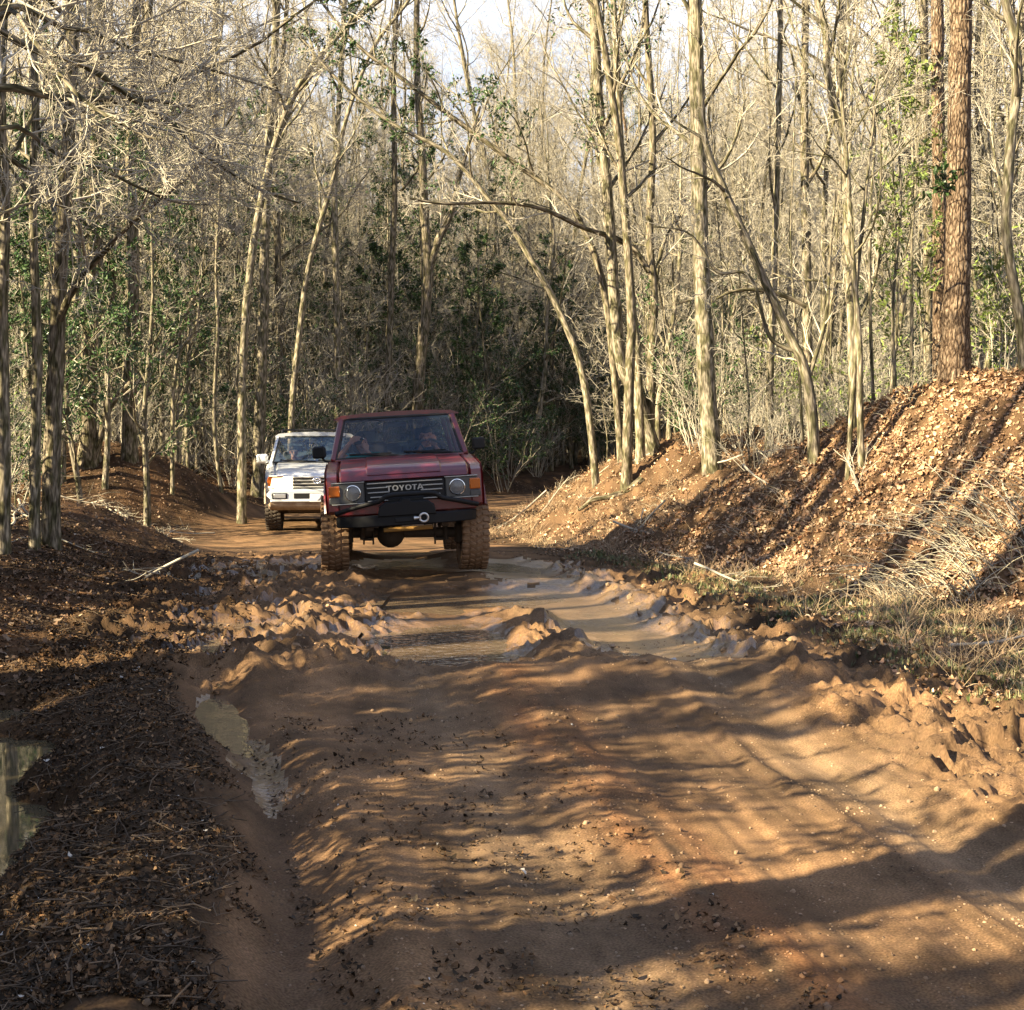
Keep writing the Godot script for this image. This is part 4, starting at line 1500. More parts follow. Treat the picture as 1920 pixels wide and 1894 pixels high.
func clothe(path: PackedVector3Array, radii: PackedFloat32Array, w: Wood, leaves: Wood, o: Dictionary, R: RandomNumberGenerator) -> void:
	# limbs along a trunk
	var m := path.size()
	var total: int = o.limbs
	var az := R.randf() * TAU
	for k in total:
		var f: float = lerpf(o.from, 1.0, pow((k + R.randf() * 0.8) / total, o.get("bias", 1.0))) * (m - 1)
		var i := mini(int(f), m - 2)
		var p := path[i].lerp(path[i + 1], f - i)
		var along := (path[i + 1] - path[i]).normalized()
		az += 2.4 + R.randf_range(-0.5, 0.5)
		var ref := along.cross(Vector3(0.1, 0.05, 1.0)).normalized()
		var side := ref.rotated(along, az)
		var ang: float = R.randf_range(o.ang[0], o.ang[1])
		var d := (along * cos(ang) + side * sin(ang)).normalized()
		var t := f / (m - 1)
		var len: float = o.reach * (1.1 - 0.65 * t) * R.randf_range(0.6, 1.2)
		sprout(w, leaves, p, d, len, minf(lerpf(radii[i], radii[i + 1], f - i) * 0.5, o.reach * 0.012 + 0.006), 1, o, R)


const BARE := {"depth": 4, "kids": [0, 6, 6, 4], "ratio": [0, 0.50, 0.52, 0.55], "up": [0, 0.09, 0.05, 0.03, 0.02], "wig": 0.20, "limbs": 14, "from": 0.3, "ang": [0.5, 1.0], "reach": 4.2, "leaves": 0}


func options(extra: Dictionary) -> Dictionary:
	var o := BARE.duplicate()
	o.merge(extra, true)
	return o


func proto_tree(called: String, height: float, r: float, bark: String, twig: String, o: Dictionary, seed_: int, leaf := "") -> Node3D:
	var R := RandomNumberGenerator.new()
	R.seed = seed_
	var root := Node3D.new()
	root.name = called
	var pts := []
	var p := Vector3(0, -0.25, 0)
	var lean: Vector3 = any(R) * o.get("lean", 0.06)
	var n := 7
	for i in n + 1:
		pts.append(p)
		p += Vector3(lean.x + R.randf_range(-1, 1) * o.get("bend", 0.07), 1.0, lean.z + R.randf_range(-1, 1) * o.get("bend", 0.07)) * ((height + 0.25) / n)
	var path := smooth_path(pts, 3)
	var w := Wood.new()
	var v := R.randf_range(0.85, 1.1)
	var radii := trunk_tube(w, path, r, maxf(r * 0.05, 0.006), 9, 0.45, Color(v, v, v), 0.10)
	part("trunk", w.mesh(), M[bark], root)
	var c := Wood.new()
	var l := Wood.new() if leaf else null
	o.limb_wood = Wood.new()
	clothe(path, radii, c, l, o, R)
	part("limbs", o.limb_wood.mesh(), M[bark], root).set_meta("kind", "stuff")
	part("crown" if not leaf else "branches", c.mesh(), M[twig], root).set_meta("kind", "stuff")
	if leaf:
		part("foliage", l.mesh(), M[leaf], root).set_meta("kind", "stuff")
	return root


func proto_shrub(called: String, height: float, stems: int, twig: String, o: Dictionary, seed_: int, leaf := "") -> Node3D:
	var R := RandomNumberGenerator.new()
	R.seed = seed_
	var root := Node3D.new()
	root.name = called
	var c := Wood.new()
	var l := Wood.new() if leaf else null
	for k in stems:
		var a := R.randf() * TAU
		var q := Vector3(cos(a), 0, sin(a)) * R.randf() * 0.12 * height
		var d := (Vector3.UP + Vector3(cos(a), 0, sin(a)) * R.randf_range(0.1, o.get("open", 0.55))).normalized()
		sprout(c, l, q + Vector3(0, -0.05, 0), d, height * R.randf_range(0.6, 1.1), o.get("stem", 0.012), 5 - int(o.depth), o.merged({"depth": 4}, true), R)
	part("stems", c.mesh(), M[twig], root).set_meta("kind", "stuff")
	if leaf:
		part("foliage", l.mesh(), M[leaf], root).set_meta("kind", "stuff")
	return root


func ground_hit(px: float, py: float, guess: float) -> float:
	# how far away the line of sight meets the ground
	var d := guess * 0.55
	while d < guess * 1.5:
		var p := at(px, py, d)
		if p.y <= hgt(p.x, d):
			return d
		d += 0.1
	return guess


var taken := []


func hero(called: String, label: String, bark: String, twig: String, guess: float, pts: Array, width: float, o: Dictionary, seed_: int, grow := 7.0, leaf := "", find := true) -> Node3D:
	var R := RandomNumberGenerator.new()
	R.seed = seed_
	var d := ground_hit(pts[0][0], pts[0][1], guess) if find else guess
	var foot := at(pts[0][0], pts[0][1], d)
	foot.y = hgt(foot.x, d)
	var t := thing(called, label, "tree", foot)
	var world := [Vector3(0, -0.3, 0)]
	for k in range(1, pts.size()):
		var deeper: float = pts[k][2] if pts[k].size() > 2 else 0.0
		world.append(at(pts[k][0], pts[k][1], d + deeper) - foot)
	var seen := world.size()
	if grow > 0.0:
		var last: Vector3 = (world[seen - 1] - world[seen - 2]).normalized()
		for k in 3:
			last = (last + Vector3(0, 0.2, 0) + any(R) * 0.07).normalized()
			world.append(world[world.size() - 1] + last * grow / 3.0)
	var path := smooth_path(world, 5)
	var r0 := width * 0.5 / FOCAL * d
	var v := R.randf_range(0.9, 1.1)
	var w := Wood.new()
	var radii := trunk_tube(w, path, r0, r0 * o.get("end", 0.35), 12, o.get("flare", 0.5), Color(v, v, v), 0.12)
	part("trunk", w.mesh(), M[bark], t)
	# named limbs that the photograph shows
	for limb in o.get("named", []):
		var lp := []
		for q in limb.pts:
			lp.append(at(q[0], q[1], d + (q[2] if q.size() > 2 else 0.0)) - foot)
		var lpath := smooth_path(lp, 4)
		var lw := Wood.new()
		var lr := PackedFloat32Array()
		var lr0: float = limb.width * 0.5 / FOCAL * d
		for i in lpath.size():
			lr.append(lerpf(lr0, lr0 * 0.3, float(i) / (lpath.size() - 1)))
		lw.tube(lpath, lr, 8, Color(v, v, v), 0.1, n_a)
		var lo := part("limb", lw.mesh(), M[limb.get("bark", bark)], t)
		var tw := Wood.new()
		clothe(lpath, lr, tw, null, options({"limbs": limb.get("limbs", 8), "from": 0.2, "reach": limb.get("reach", 1.6), "kids": [0, 6, 5, 4], "ang": [0.4, 1.1]}), R)
		part("twigs", tw.mesh(), M[twig], lo).set_meta("kind", "stuff")
	var c := Wood.new()
	var l := Wood.new() if leaf else null
	o = o.duplicate()
	o.limb_wood = Wood.new()
	clothe(path, radii, c, l, o, R)
	part("limbs", o.limb_wood.mesh(), M[bark], t).set_meta("kind", "stuff")
	if c.v.size():
		part("crown", c.mesh(), M[twig], t).set_meta("kind", "stuff")
	if leaf and l.v.size():
		part("foliage", l.mesh(), M[leaf], t).set_meta("kind", "stuff")
	taken.append(Vector2(foot.x, d))
	return t


func build_hero_trees() -> void:
	var few := options({"limbs": 9, "from": 0.35, "kids": [0, 5, 5, 3], "reach": 3.2})
	var thin := options({"limbs": 8, "from": 0.4, "kids": [0, 4, 4, 3], "reach": 2.0, "depth": 4})
	# --- left side
	hero("dark_tree", "tall dark shaded trunk nearest the left edge behind the lit mossy one", "bark_brown", "bark_twig", 15.0, [[96, 1028], [97, 900], [104, 700], [115, 480], [128, 250], [140, 0]], 36, options({"limbs": 12, "from": 0.3, "kids": [0, 7, 6, 4], "reach": 4.6, "ang": [0.8, 1.3], "up": [0, -0.01, 0.0, 0.02, 0.02]}), 101, 6.0)
	hero("pale_tree", "slim sunlit yellowish trunk just left of the tall dark trunk", "bark_pale", "bark_twig", 15.0, [[64, 1032], [66, 850], [70, 650], [62, 420], [66, 200], [60, 0]], 22, few, 102, 5.0)
	hero("mossy_tree", "sunlit mossy trunk cut by the left edge of the photo", "bark_pale", "bark_twig", 13.0, [[6, 1040], [8, 850], [4, 600], [10, 400], [2, 200], [6, 0]], 26, few, 103, 5.0)
	hero("slender_tree", "slender half lit trunk right of the tall dark trunk on the left", "bark_grey", "bark_twig", 21.0, [[114, 905], [119, 780], [128, 660], [142, 560], [150, 350], [168, 0]], 17, few, 104, 6.0)
	hero("thick_dark_tree", "thick dark trunk standing at the left end of the leafy spoil heap", "bark_brown", "bark_twig_brown", 27.0, [[164, 850], [166, 700], [172, 560], [180, 300], [186, 0]], 33, few, 105, 6.0, "", false)
	hero("thick_dark_tree", "dark trunk standing on top of the spoil heap beside a short stump", "bark_brown", "bark_twig_brown", 27.5, [[243, 838], [244, 700], [250, 540], [246, 300], [255, 0]], 28, few, 106, 6.0, "", false)
	hero("leaning_dead_tree", "dark dead trunk leaning steeply to the right over the left spoil heap", "bark_brown", "bark_twig_brown", 27.0, [[168, 835], [205, 765], [262, 705], [318, 655], [350, 590]], 15, options({"limbs": 5, "from": 0.5, "kids": [0, 4, 3, 2], "reach": 1.0}), 107, 1.2, "", false)
	hero("crooked_sapling", "thin pale crooked sapling right of the left spoil heap top", "bark_pale", "bark_twig", 27.0, [[322, 852], [324, 760], [330, 690], [340, 655], [368, 610], [375, 520]], 8, thin, 108, 2.0, "", false)
	hero("crooked_sapling", "thin pale sapling with a curved foot between spoil heap and white car", "bark_pale", "bark_twig", 29.0, [[418, 875], [404, 830], [402, 740], [408, 620], [405, 500], [412, 360]], 8, thin, 109, 3.0, "", false)
	hero("pale_tree", "big sunlit cream trunk rising behind the left mirror of the white car", "bark_pale", "bark_twig", 32.0, [[482, 882], [488, 760], [494, 600], [497, 430], [505, 250], [520, 0]], 23, options({"limbs": 12, "from": 0.35, "kids": [0, 6, 5, 3], "reach": 4.0}), 110, 6.0, "", false)
	hero("pale_tree", "sunlit spotted trunk right above the roof of the white car", "bark_pale", "bark_twig", 37.0, [[630, 860], [633, 700], [630, 520], [628, 330], [640, 130], [646, 0]], 15, few, 111, 6.0, "", false)
	hero("forked_dark_tree", "dark forked trunk rising right behind the roof of the red off-roader", "bark_brown", "bark_twig_brown", 38.0, [[780, 850], [785, 720], [798, 580], [803, 500], [797, 420], [792, 300]], 25, options({"limbs": 9, "from": 0.55, "kids": [0, 5, 5, 3], "reach": 3.0, "named": [{"pts": [[802, 510], [822, 450], [846, 400], [862, 330], [900, 200]], "width": 17, "reach": 2.2}]}), 112, 7.0, "", false)
	hero("dark_tree", "narrow dark trunk left of the forked one behind the red off-roader", "bark_brown", "bark_twig_brown", 39.0, [[724, 850], [728, 700], [734, 520], [740, 350], [738, 150], [744, 0]], 15, few, 113, 6.0, "", false)
	var over := hero("overhanging_tree", "tree beyond the left edge whose long bare limbs hang into the upper left", "bark_grey", "bark_twig", 11.5, [[-130, 1000], [-140, 700], [-150, 400], [-140, 100], [-120, -200]], 60, options({"limbs": 12, "from": 0.35, "kids": [0, 7, 6, 5], "reach": 4.2, "ang": [0.8, 1.4], "up": [0, -0.01, 0.0, 0.0, 0.0], "named": [
		{"pts": [[-148, 330], [-60, 60], [60, 92, 0.3], [150, 118, 0.6], [250, 185, 1.0], [330, 240, 1.3], [372, 282, 1.6], [480, 352, 2.0], [560, 380, 2.4]], "width": 17, "limbs": 16, "reach": 1.9},
		{"pts": [[-142, 150], [0, 14], [110, 48, 0.5], [170, 60, 1.0], [250, 92, 1.5], [400, 132, 2.0], [520, 170, 2.5]], "width": 14, "limbs": 15, "reach": 1.8},
		{"pts": [[-150, 420], [0, 240], [110, 290, 0.5], [200, 322, 0.9], [262, 352, 1.2], [332, 380, 1.5], [392, 384, 2.0]], "width": 11, "limbs": 13, "reach": 1.5},
		{"pts": [[-148, 300], [0, 32], [60, 72, -0.4], [130, 160, -0.6], [182, 206, -0.8], [262, 250, -0.9], [300, 262, -1.0]], "width": 12, "limbs": 12, "reach": 1.5},
		{"pts": [[-150, 460], [-40, 420], [60, 380, 0.2], [130, 395, 0.5], [210, 470, 0.8]], "width": 8, "limbs": 10, "reach": 1.2}]}), 115, 5.0, "", false)
	over.position.y = hgt(over.position.x, 11.5)
	hero("leaning_pale_tree", "slim pale trunk bending right over the white car towards the road", "bark_pale", "bark_twig", 31.0, [[540, 880], [548, 760], [560, 640], [575, 520], [600, 420], [626, 330], [650, 220], [700, 90], [760, 10]], 13, options({"limbs": 14, "from": 0.35, "kids": [0, 6, 5, 4], "reach": 2.6, "end": 0.3}), 116, 2.5, "", false)
	hero("leaning_pale_tree", "pale trunk left of the road whose crown leans right under the sky gap", "bark_pale", "bark_twig", 27.0, [[452, 878], [455, 700], [470, 500], [500, 330], [550, 180], [640, 60], [760, -40]], 17, options({"limbs": 16, "from": 0.35, "kids": [0, 7, 6, 4], "reach": 3.2, "end": 0.35}), 117, 3.0, "", false)
	# --- right side
	hero("leaning_grey_tree", "grey trunk with a kinked foot on the mound, leaning left over the road", "bark_grey", "bark_twig", 22.0, [[1232, 838], [1195, 745], [1166, 690], [1152, 560], [1146, 470], [1136, 330], [1122, 180], [1112, 0]], 26, options({"limbs": 12, "from": 0.45, "kids": [0, 5, 5, 3], "reach": 3.0, "end": 0.55, "leaves": 1, "leaf": 0.09, "leaf_w": 0.4}), 120, 5.0, "leaf_evergreen")
	hero("dark_tree", "dark upright trunk beside the kinked grey one on the mound", "bark_brown", "bark_twig", 23.0, [[1174, 832], [1180, 720], [1184, 600], [1176, 450], [1158, 250], [1126, 50]], 21, options({"limbs": 9, "from": 0.45, "kids": [0, 5, 5, 3], "reach": 2.6, "leaves": 1, "leaf": 0.09}), 121, 6.0, "leaf_evergreen")
	hero("pale_tree", "sunlit cream trunk between the dark trunks on the mound", "bark_pale", "bark_twig", 24.0, [[1202, 822], [1196, 690], [1184, 560], [1172, 400], [1160, 200], [1150, 0]], 19, few, 122, 6.0)
	hero("arching_tree", "dark trunk on the mound whose long limb arches left over the road", "bark_brown", "bark_twig", 24.5, [[1216, 818], [1222, 680], [1226, 560], [1218, 430], [1224, 250], [1210, 0]], 20, options({"limbs": 9, "from": 0.45, "kids": [0, 5, 5, 3], "reach": 2.8, "named": [{"pts": [[1218, 510], [1190, 470], [1150, 445], [1096, 428, -0.5], [1012, 390, -1.0], [927, 380, -1.4], [832, 382, -1.8], [770, 372, -2.0]], "width": 13, "reach": 1.5, "limbs": 12}, {"pts": [[1222, 600], [1240, 470], [1278, 400], [1330, 330]], "width": 10, "reach": 1.3}]}), 123, 6.0)
	hero("leaning_pale_tree", "slim sunlit trunk leaning far left from the mound over the road", "bark_pale", "bark_twig", 24.0, [[1122, 836], [1096, 720], [1052, 590], [998, 490], [954, 418], [926, 385], [843, 290], [750, 240]], 15, options({"limbs": 12, "from": 0.35, "kids": [0, 5, 4, 3], "reach": 2.0, "end": 0.3, "leaves": 1, "leaf": 0.09}), 124, 2.5, "leaf_evergreen")
	hero("leaning_dark_tree", "dark bowed trunk leaning left high above the red off-roader", "bark_brown", "bark_twig", 25.0, [[1168, 834], [1150, 680], [1128, 520], [1085, 410], [1048, 366], [944, 290], [843, 216], [751, 145], [694, 105]], 15, options({"limbs": 12, "from": 0.4, "kids": [0, 5, 4, 3], "reach": 1.9, "end": 0.3, "leaves": 3, "leaf": 0.10}), 125, 2.0, "leaf_evergreen")
	hero("grey_tree", "stout mottled grey trunk at the edge of the shaded gully", "bark_grey", "bark_twig", 20.0, [[1338, 880], [1328, 760], [1322, 640], [1314, 480], [1310, 300], [1306, 120], [1302, 0]], 36, options({"limbs": 10, "from": 0.35, "kids": [0, 5, 5, 3], "reach": 3.2, "end": 0.6, "flare": 0.25}), 126, 6.0)
	hero("pale_tree", "straight sunlit trunk behind the orange slope right of the gully", "bark_pale", "bark_twig", 24.0, [[1442, 838], [1444, 700], [1450, 560], [1455, 400], [1460, 200], [1464, 0]], 16, few, 127, 6.0)
	hero("forking_tree", "grey crooked trunk on the slope that forks into pale leaning stems", "bark_grey", "bark_twig", 18.5, [[1530, 858], [1520, 760], [1505, 680], [1484, 636], [1440, 540], [1400, 450], [1358, 355], [1322, 262], [1312, 120]], 23, options({"limbs": 8, "from": 0.5, "kids": [0, 5, 4, 3], "reach": 1.7, "end": 0.3, "named": [{"pts": [[1494, 660], [1450, 640], [1432, 600], [1415, 534], [1391, 510], [1344, 510], [1310, 456], [1280, 432], [1225, 425]], "width": 9, "bark": "bark_pale", "reach": 1.1}, {"pts": [[1512, 720], [1548, 600], [1556, 480], [1570, 330]], "width": 10, "reach": 1.4}]}), 128, 4.0)
	hero("dark_tree", "dark straight trunk right of the sunlit one, high on the right", "bark_brown", "bark_twig", 23.0, [[1520, 800], [1514, 640], [1512, 450], [1508, 250], [1512, 0]], 21, few, 129, 6.0)
	hero("forked_pale_tree", "bright trunk forking into a V high on the right of the photo", "bark_pale", "bark_twig", 21.0, [[1600, 800], [1596, 600], [1588, 400], [1580, 260], [1566, 200], [1552, 140], [1548, 60], [1532, 0]], 16, options({"limbs": 9, "from": 0.4, "kids": [0, 5, 5, 3], "reach": 2.6, "end": 0.7, "named": [{"pts": [[1584, 290], [1578, 165], [1592, 90], [1604, 0]], "width": 10, "bark": "bark_pale"}]}), 130, 5.0)
	hero("thin_sapling", "thin straight pale sapling between the forking trees and the pine", "bark_pale", "bark_twig", 17.0, [[1640, 760], [1632, 600], [1632, 420], [1637, 320], [1640, 235], [1620, 180]], 7, thin, 131, 1.5)
	hero("twin_sapling", "left one of two pale bare saplings standing on the lower bank", "bark_pale", "bark_twig", 15.0, [[1588, 898], [1596, 780], [1604, 668], [1606, 540], [1622, 380]], 11, thin, 132, 1.5)
	hero("twin_sapling", "right one of two pale bare saplings standing on the lower bank", "bark_pale", "bark_twig", 15.2, [[1618, 878], [1612, 760], [1612, 650], [1600, 500], [1590, 330]], 14, thin, 133, 1.5)
	hero("pine_tree", "large reddish pine with plated bark on top of the right bank", "bark_pine", "bark_twig", 14.8, [[1790, 694], [1792, 600], [1797, 480], [1798, 300], [1800, 150], [1802, 0]], 52, options({"limbs": 10, "from": 0.62, "kids": [0, 5, 4, 3], "reach": 2.6, "end": 0.62, "flare": 0.4, "leaves": 5, "leaf": 0.2, "leaf_w": 0.05}), 134, 10.0, "needle")
	hero("pine_tree", "second thinner pine standing close behind the large one on the bank", "bark_pine", "bark_twig", 19.5, [[1764, 700], [1762, 500], [1760, 300], [1758, 150], [1757, 0]], 26, options({"limbs": 8, "from": 0.62, "kids": [0, 5, 4, 3], "reach": 2.2, "end": 0.75, "leaves": 5, "leaf": 0.2, "leaf_w": 0.05}), 135, 9.0, "needle", false)
	hero("curved_tree", "dark curved trunk at the right edge beside the large pine", "bark_grey", "bark_twig", 13.0, [[1926, 690], [1912, 600], [1892, 480], [1887, 400], [1896, 260], [1908, 150], [1900, 60], [1886, 0]], 20, options({"limbs": 7, "from": 0.3, "kids": [0, 5, 4, 3], "reach": 1.8, "end": 0.8}), 136, 4.0)
	hero("dark_tree", "dark trunk just left of the second pine at the top right", "bark_brown", "bark_twig", 25.0, [[1742, 720], [1740, 500], [1736, 250], [1732, 0]], 18, few, 137, 6.0, "", false)


func build_oddments() -> void:
	var R := RandomNumberGenerator.new()
	R.seed = 77
	# a short stump on the left heap
	var d := 27.2
	var p := at(180, 840, d)
	p.y = hgt(p.x, d)
	var st := thing("tree_stump", "short sunlit broken stump on the left spoil heap beside the dark trunk", "stump", p)
	var w := Wood.new()
	w.tube(PackedVector3Array([Vector3(0, -0.1, 0), Vector3(0.01, 0.1, 0), Vector3(0.02, 0.28, 0.01), Vector3(0.05, 0.36, 0)]), PackedFloat32Array([0.15, 0.11, 0.09, 0.03]), 10, Color.WHITE, 0.2, n_a)
	part("stem", w.mesh(), M.bark_pale, st)
	# an exposed root along the mound top
	d = ground_hit(1190, 838, 23.0)
	p = at(1190, 838, d)
	p.y = hgt(p.x, d) + 0.03
	var rt := thing("exposed_root", "dark bare root curling along the top of the mound left of the kinked tree", "root", p)
	w = Wood.new()
	var pts := []
	for q in [[1205, 842], [1175, 836], [1140, 838], [1112, 832], [1092, 818], [1084, 808]]:
		var w3 := at(q[0], q[1], d - 0.15)
		w3.y = hgt(w3.x, d - 0.15) + 0.05 + 0.10 * pts.size() * pts.size() / 16.0
		pts.append(w3 - p)
	var path := smooth_path(pts, 4)
	var rr := PackedFloat32Array()
	for i in path.size():
		rr.append(lerpf(0.07, 0.025, float(i) / path.size()))
	w.tube(path, rr, 7, Color.WHITE, 0.2, n_a)
	part("stem", w.mesh(), M.bark_brown, rt)
	# a dark bowed dead limb caught among the forking trees
	d = 18.0
	p = at(1476, 556, d)
	var br := thing("hanging_branch", "dark bowed dead limb caught in the forking tree on the right", "branch", p)
	w = Wood.new()
	pts = []
	for q in [[1512, 575], [1476, 556], [1440, 546], [1400, 543], [1368, 548], [1344, 560]]:
		pts.append(at(q[0], q[1], d) - p)
	path = smooth_path(pts, 4)
	rr = PackedFloat32Array()
	for i in path.size():
		rr.append(lerpf(0.04, 0.018, float(i) / path.size()))
	w.tube(path, rr, 7, Color.WHITE, 0.15, n_a)
	for k in 5:
		sprout(w, null, path[3 + k * 3], Vector3(R.randf_range(-1, 0.3), R.randf_range(-0.3, 0.6), 0.2).normalized(), 0.6, 0.012, 3, options({}), R)
	part("stem", w.mesh(), M.bark_brown, br)
	# a dark leafy sprig on the pine
	d = 14.6
	p = at(1778, 360, d)
	var sp := thing("evergreen_sprig", "dark green leafy sprig growing from the large pine trunk", "sprig", p)
	w = Wood.new()
	var l := Wood.new()
	for k in 7:
		sprout(w, l, Vector3.ZERO, Vector3(R.randf_range(-1.0, 0.1), R.randf_range(-0.5, 0.7), R.randf_range(0, 0.6)).normalized(), 0.26, 0.006, 3, options({"leaves": 5, "leaf": 0.08, "leaf_w": 0.55}), R)
	part("stems", w.mesh(), M.bark_twig, sp).set_meta("kind", "stuff")
	part("foliage", l.mesh(), M.leaf_evergreen, sp).set_meta("kind", "stuff")


func proto_set() -> Dictionary:
	var P := {}
	P.glow0 = proto_tree("leafy_sapling", 5.6, 0.035, "bark_grey", "bark_twig", options({"limbs": 12, "from": 0.25, "reach": 1.3, "kids": [0, 4, 4, 2], "depth": 3, "leaves": 4, "leaf": 0.10, "leaf_w": 0.35}), 245, "leaf_bright")
	for i in 3:
		P["pale%d" % i] = proto_tree("slender_tree", [20.0, 14.0, 22.5][i], [0.12, 0.06, 0.15][i], "bark_pale", "bark_twig", options({"limbs": 24, "from": 0.2, "reach": [3.8, 2.8, 4.6][i], "kids": [0, 7, 6, 5], "bend": 0.11, "lean": 0.1, "wig": 0.24}), 200 + i)
	for i in 3:
		P["dark%d" % i] = proto_tree("dark_tree", [21.0, 15.0, 23.5][i], [0.14, 0.08, 0.18][i], "bark_brown" if i != 1 else "bark_grey", "bark_twig_brown" if i == 0 else "bark_twig", options({"limbs": 21, "from": 0.26, "reach": [4.0, 3.2, 4.8][i], "kids": [0, 7, 6, 4], "bend": 0.10, "lean": 0.1, "wig": 0.24}), 210 + i)
	for i in 2:
		P["spar%d" % i] = proto_tree("bare_trunk_tree", [16.0, 18.0][i], [0.16, 0.21][i], "bark_brown", "bark_twig_brown", options({"limbs": 6, "from": 0.6, "reach": 2.2, "kids": [0, 4, 4, 2]}), 280 + i)
	for i in 2:
		P["spread%d" % i] = proto_tree("understory_tree", [9.0, 7.0][i], [0.075, 0.06][i], "bark_grey" if i else "bark_pale", "bark_twig", options({"limbs": 12, "from": 0.15, "reach": [3.4, 2.8][i], "ang": [0.7, 1.3], "flat": 0.5, "bend": 0.16, "up": [0, 0.03, 0.02, 0.02, 0.02]}), 220 + i)
	for i in 2:
		P["pole%d" % i] = proto_tree("pole_sapling", [6.0, 4.2][i], [0.026, 0.018][i], "bark_pale", "bark_twig", options({"limbs": 9, "from": 0.25, "reach": 1.1, "kids": [0, 4, 3, 2], "depth": 3, "bend": 0.12}), 230 + i)
	P.pine0 = proto_tree("pine_tree", 21.0, 0.17, "bark_pine", "bark_twig_brown", options({"limbs": 16, "from": 0.55, "reach": 2.6, "kids": [0, 5, 4, 3], "depth": 3, "leaves": 14, "leaf": 0.22, "leaf_w": 0.06, "ang": [0.9, 1.4]}), 240, "needle")
	for i in 2:
		P["holly%d" % i] = proto_tree("evergreen_tree", [8.5, 6.0][i], [0.08, 0.06][i], "bark_grey", "bark_twig_brown", options({"limbs": 16, "from": 0.14, "reach": [2.3, 1.9][i], "kids": [0, 5, 5, 3], "depth": 3, "leaves": 13, "leaf": 0.085, "ang": [0.7, 1.25]}), 250 + i, "leaf_evergreen")
	P.bush0 = proto_shrub("evergreen_shrub", 2.6, 7, "bark_twig_brown", options({"depth": 3, "kids": [0, 5, 6, 4], "leaves": 10, "leaf": 0.085, "stem": 0.016, "up": [0, 0.02, 0.02, 0.02, 0.02]}), 260, "leaf_evergreen")
	P.bush1 = proto_shrub("evergreen_shrub", 1.8, 6, "bark_twig", options({"depth": 3, "kids": [0, 5, 5, 4], "leaves": 7, "leaf": 0.09, "leaf_w": 0.3, "stem": 0.012, "up": [0, 0.02, 0.02, 0.0, 0.0]}), 261, "leaf_bright")
	P.brush0 = proto_shrub("bare_shrub", 2.4, 14, "bark_twig", options({"depth": 3, "kids": [0, 5, 5, 3], "stem": 0.011, "up": [0, 0.02, 0.02, 0.02, 0.02], "wig": 0.24}), 270)
	P.brush1 = proto_shrub("bare_shrub", 1.5, 12, "bark_twig", options({"depth": 3, "kids": [0, 4, 5, 3], "stem": 0.008, "open": 0.9, "up": [0, -0.05, -0.03, 0.0, 0.0], "wig": 0.26}), 271)
	return P


func place(P: Dictionary, key: String, x: float, d: float, R: RandomNumberGenerator, label: String, category: String, group: String, scale_ := 1.0) -> Node3D:
	var o: Node3D = P[key].duplicate()
	o.name = numbered(String(P[key].name))
	add_child(o)
	o.position = Vector3(x, hgt(x, d), -d)
	var s := scale_ * R.randf_range(0.85, 1.15)
	o.scale = Vector3(s, s, s)
	o.rotation = Vector3(R.randf_range(-0.05, 0.05), R.randf() * TAU, R.randf_range(-0.05, 0.05))
	tag(o, label, category, group)
	return o


func free_spot(x: float, d: float, apart: float) -> bool:
	for q in taken:
		if absf(q.x - x) < apart and absf(q.y - d) < apart:
			return false
	return true


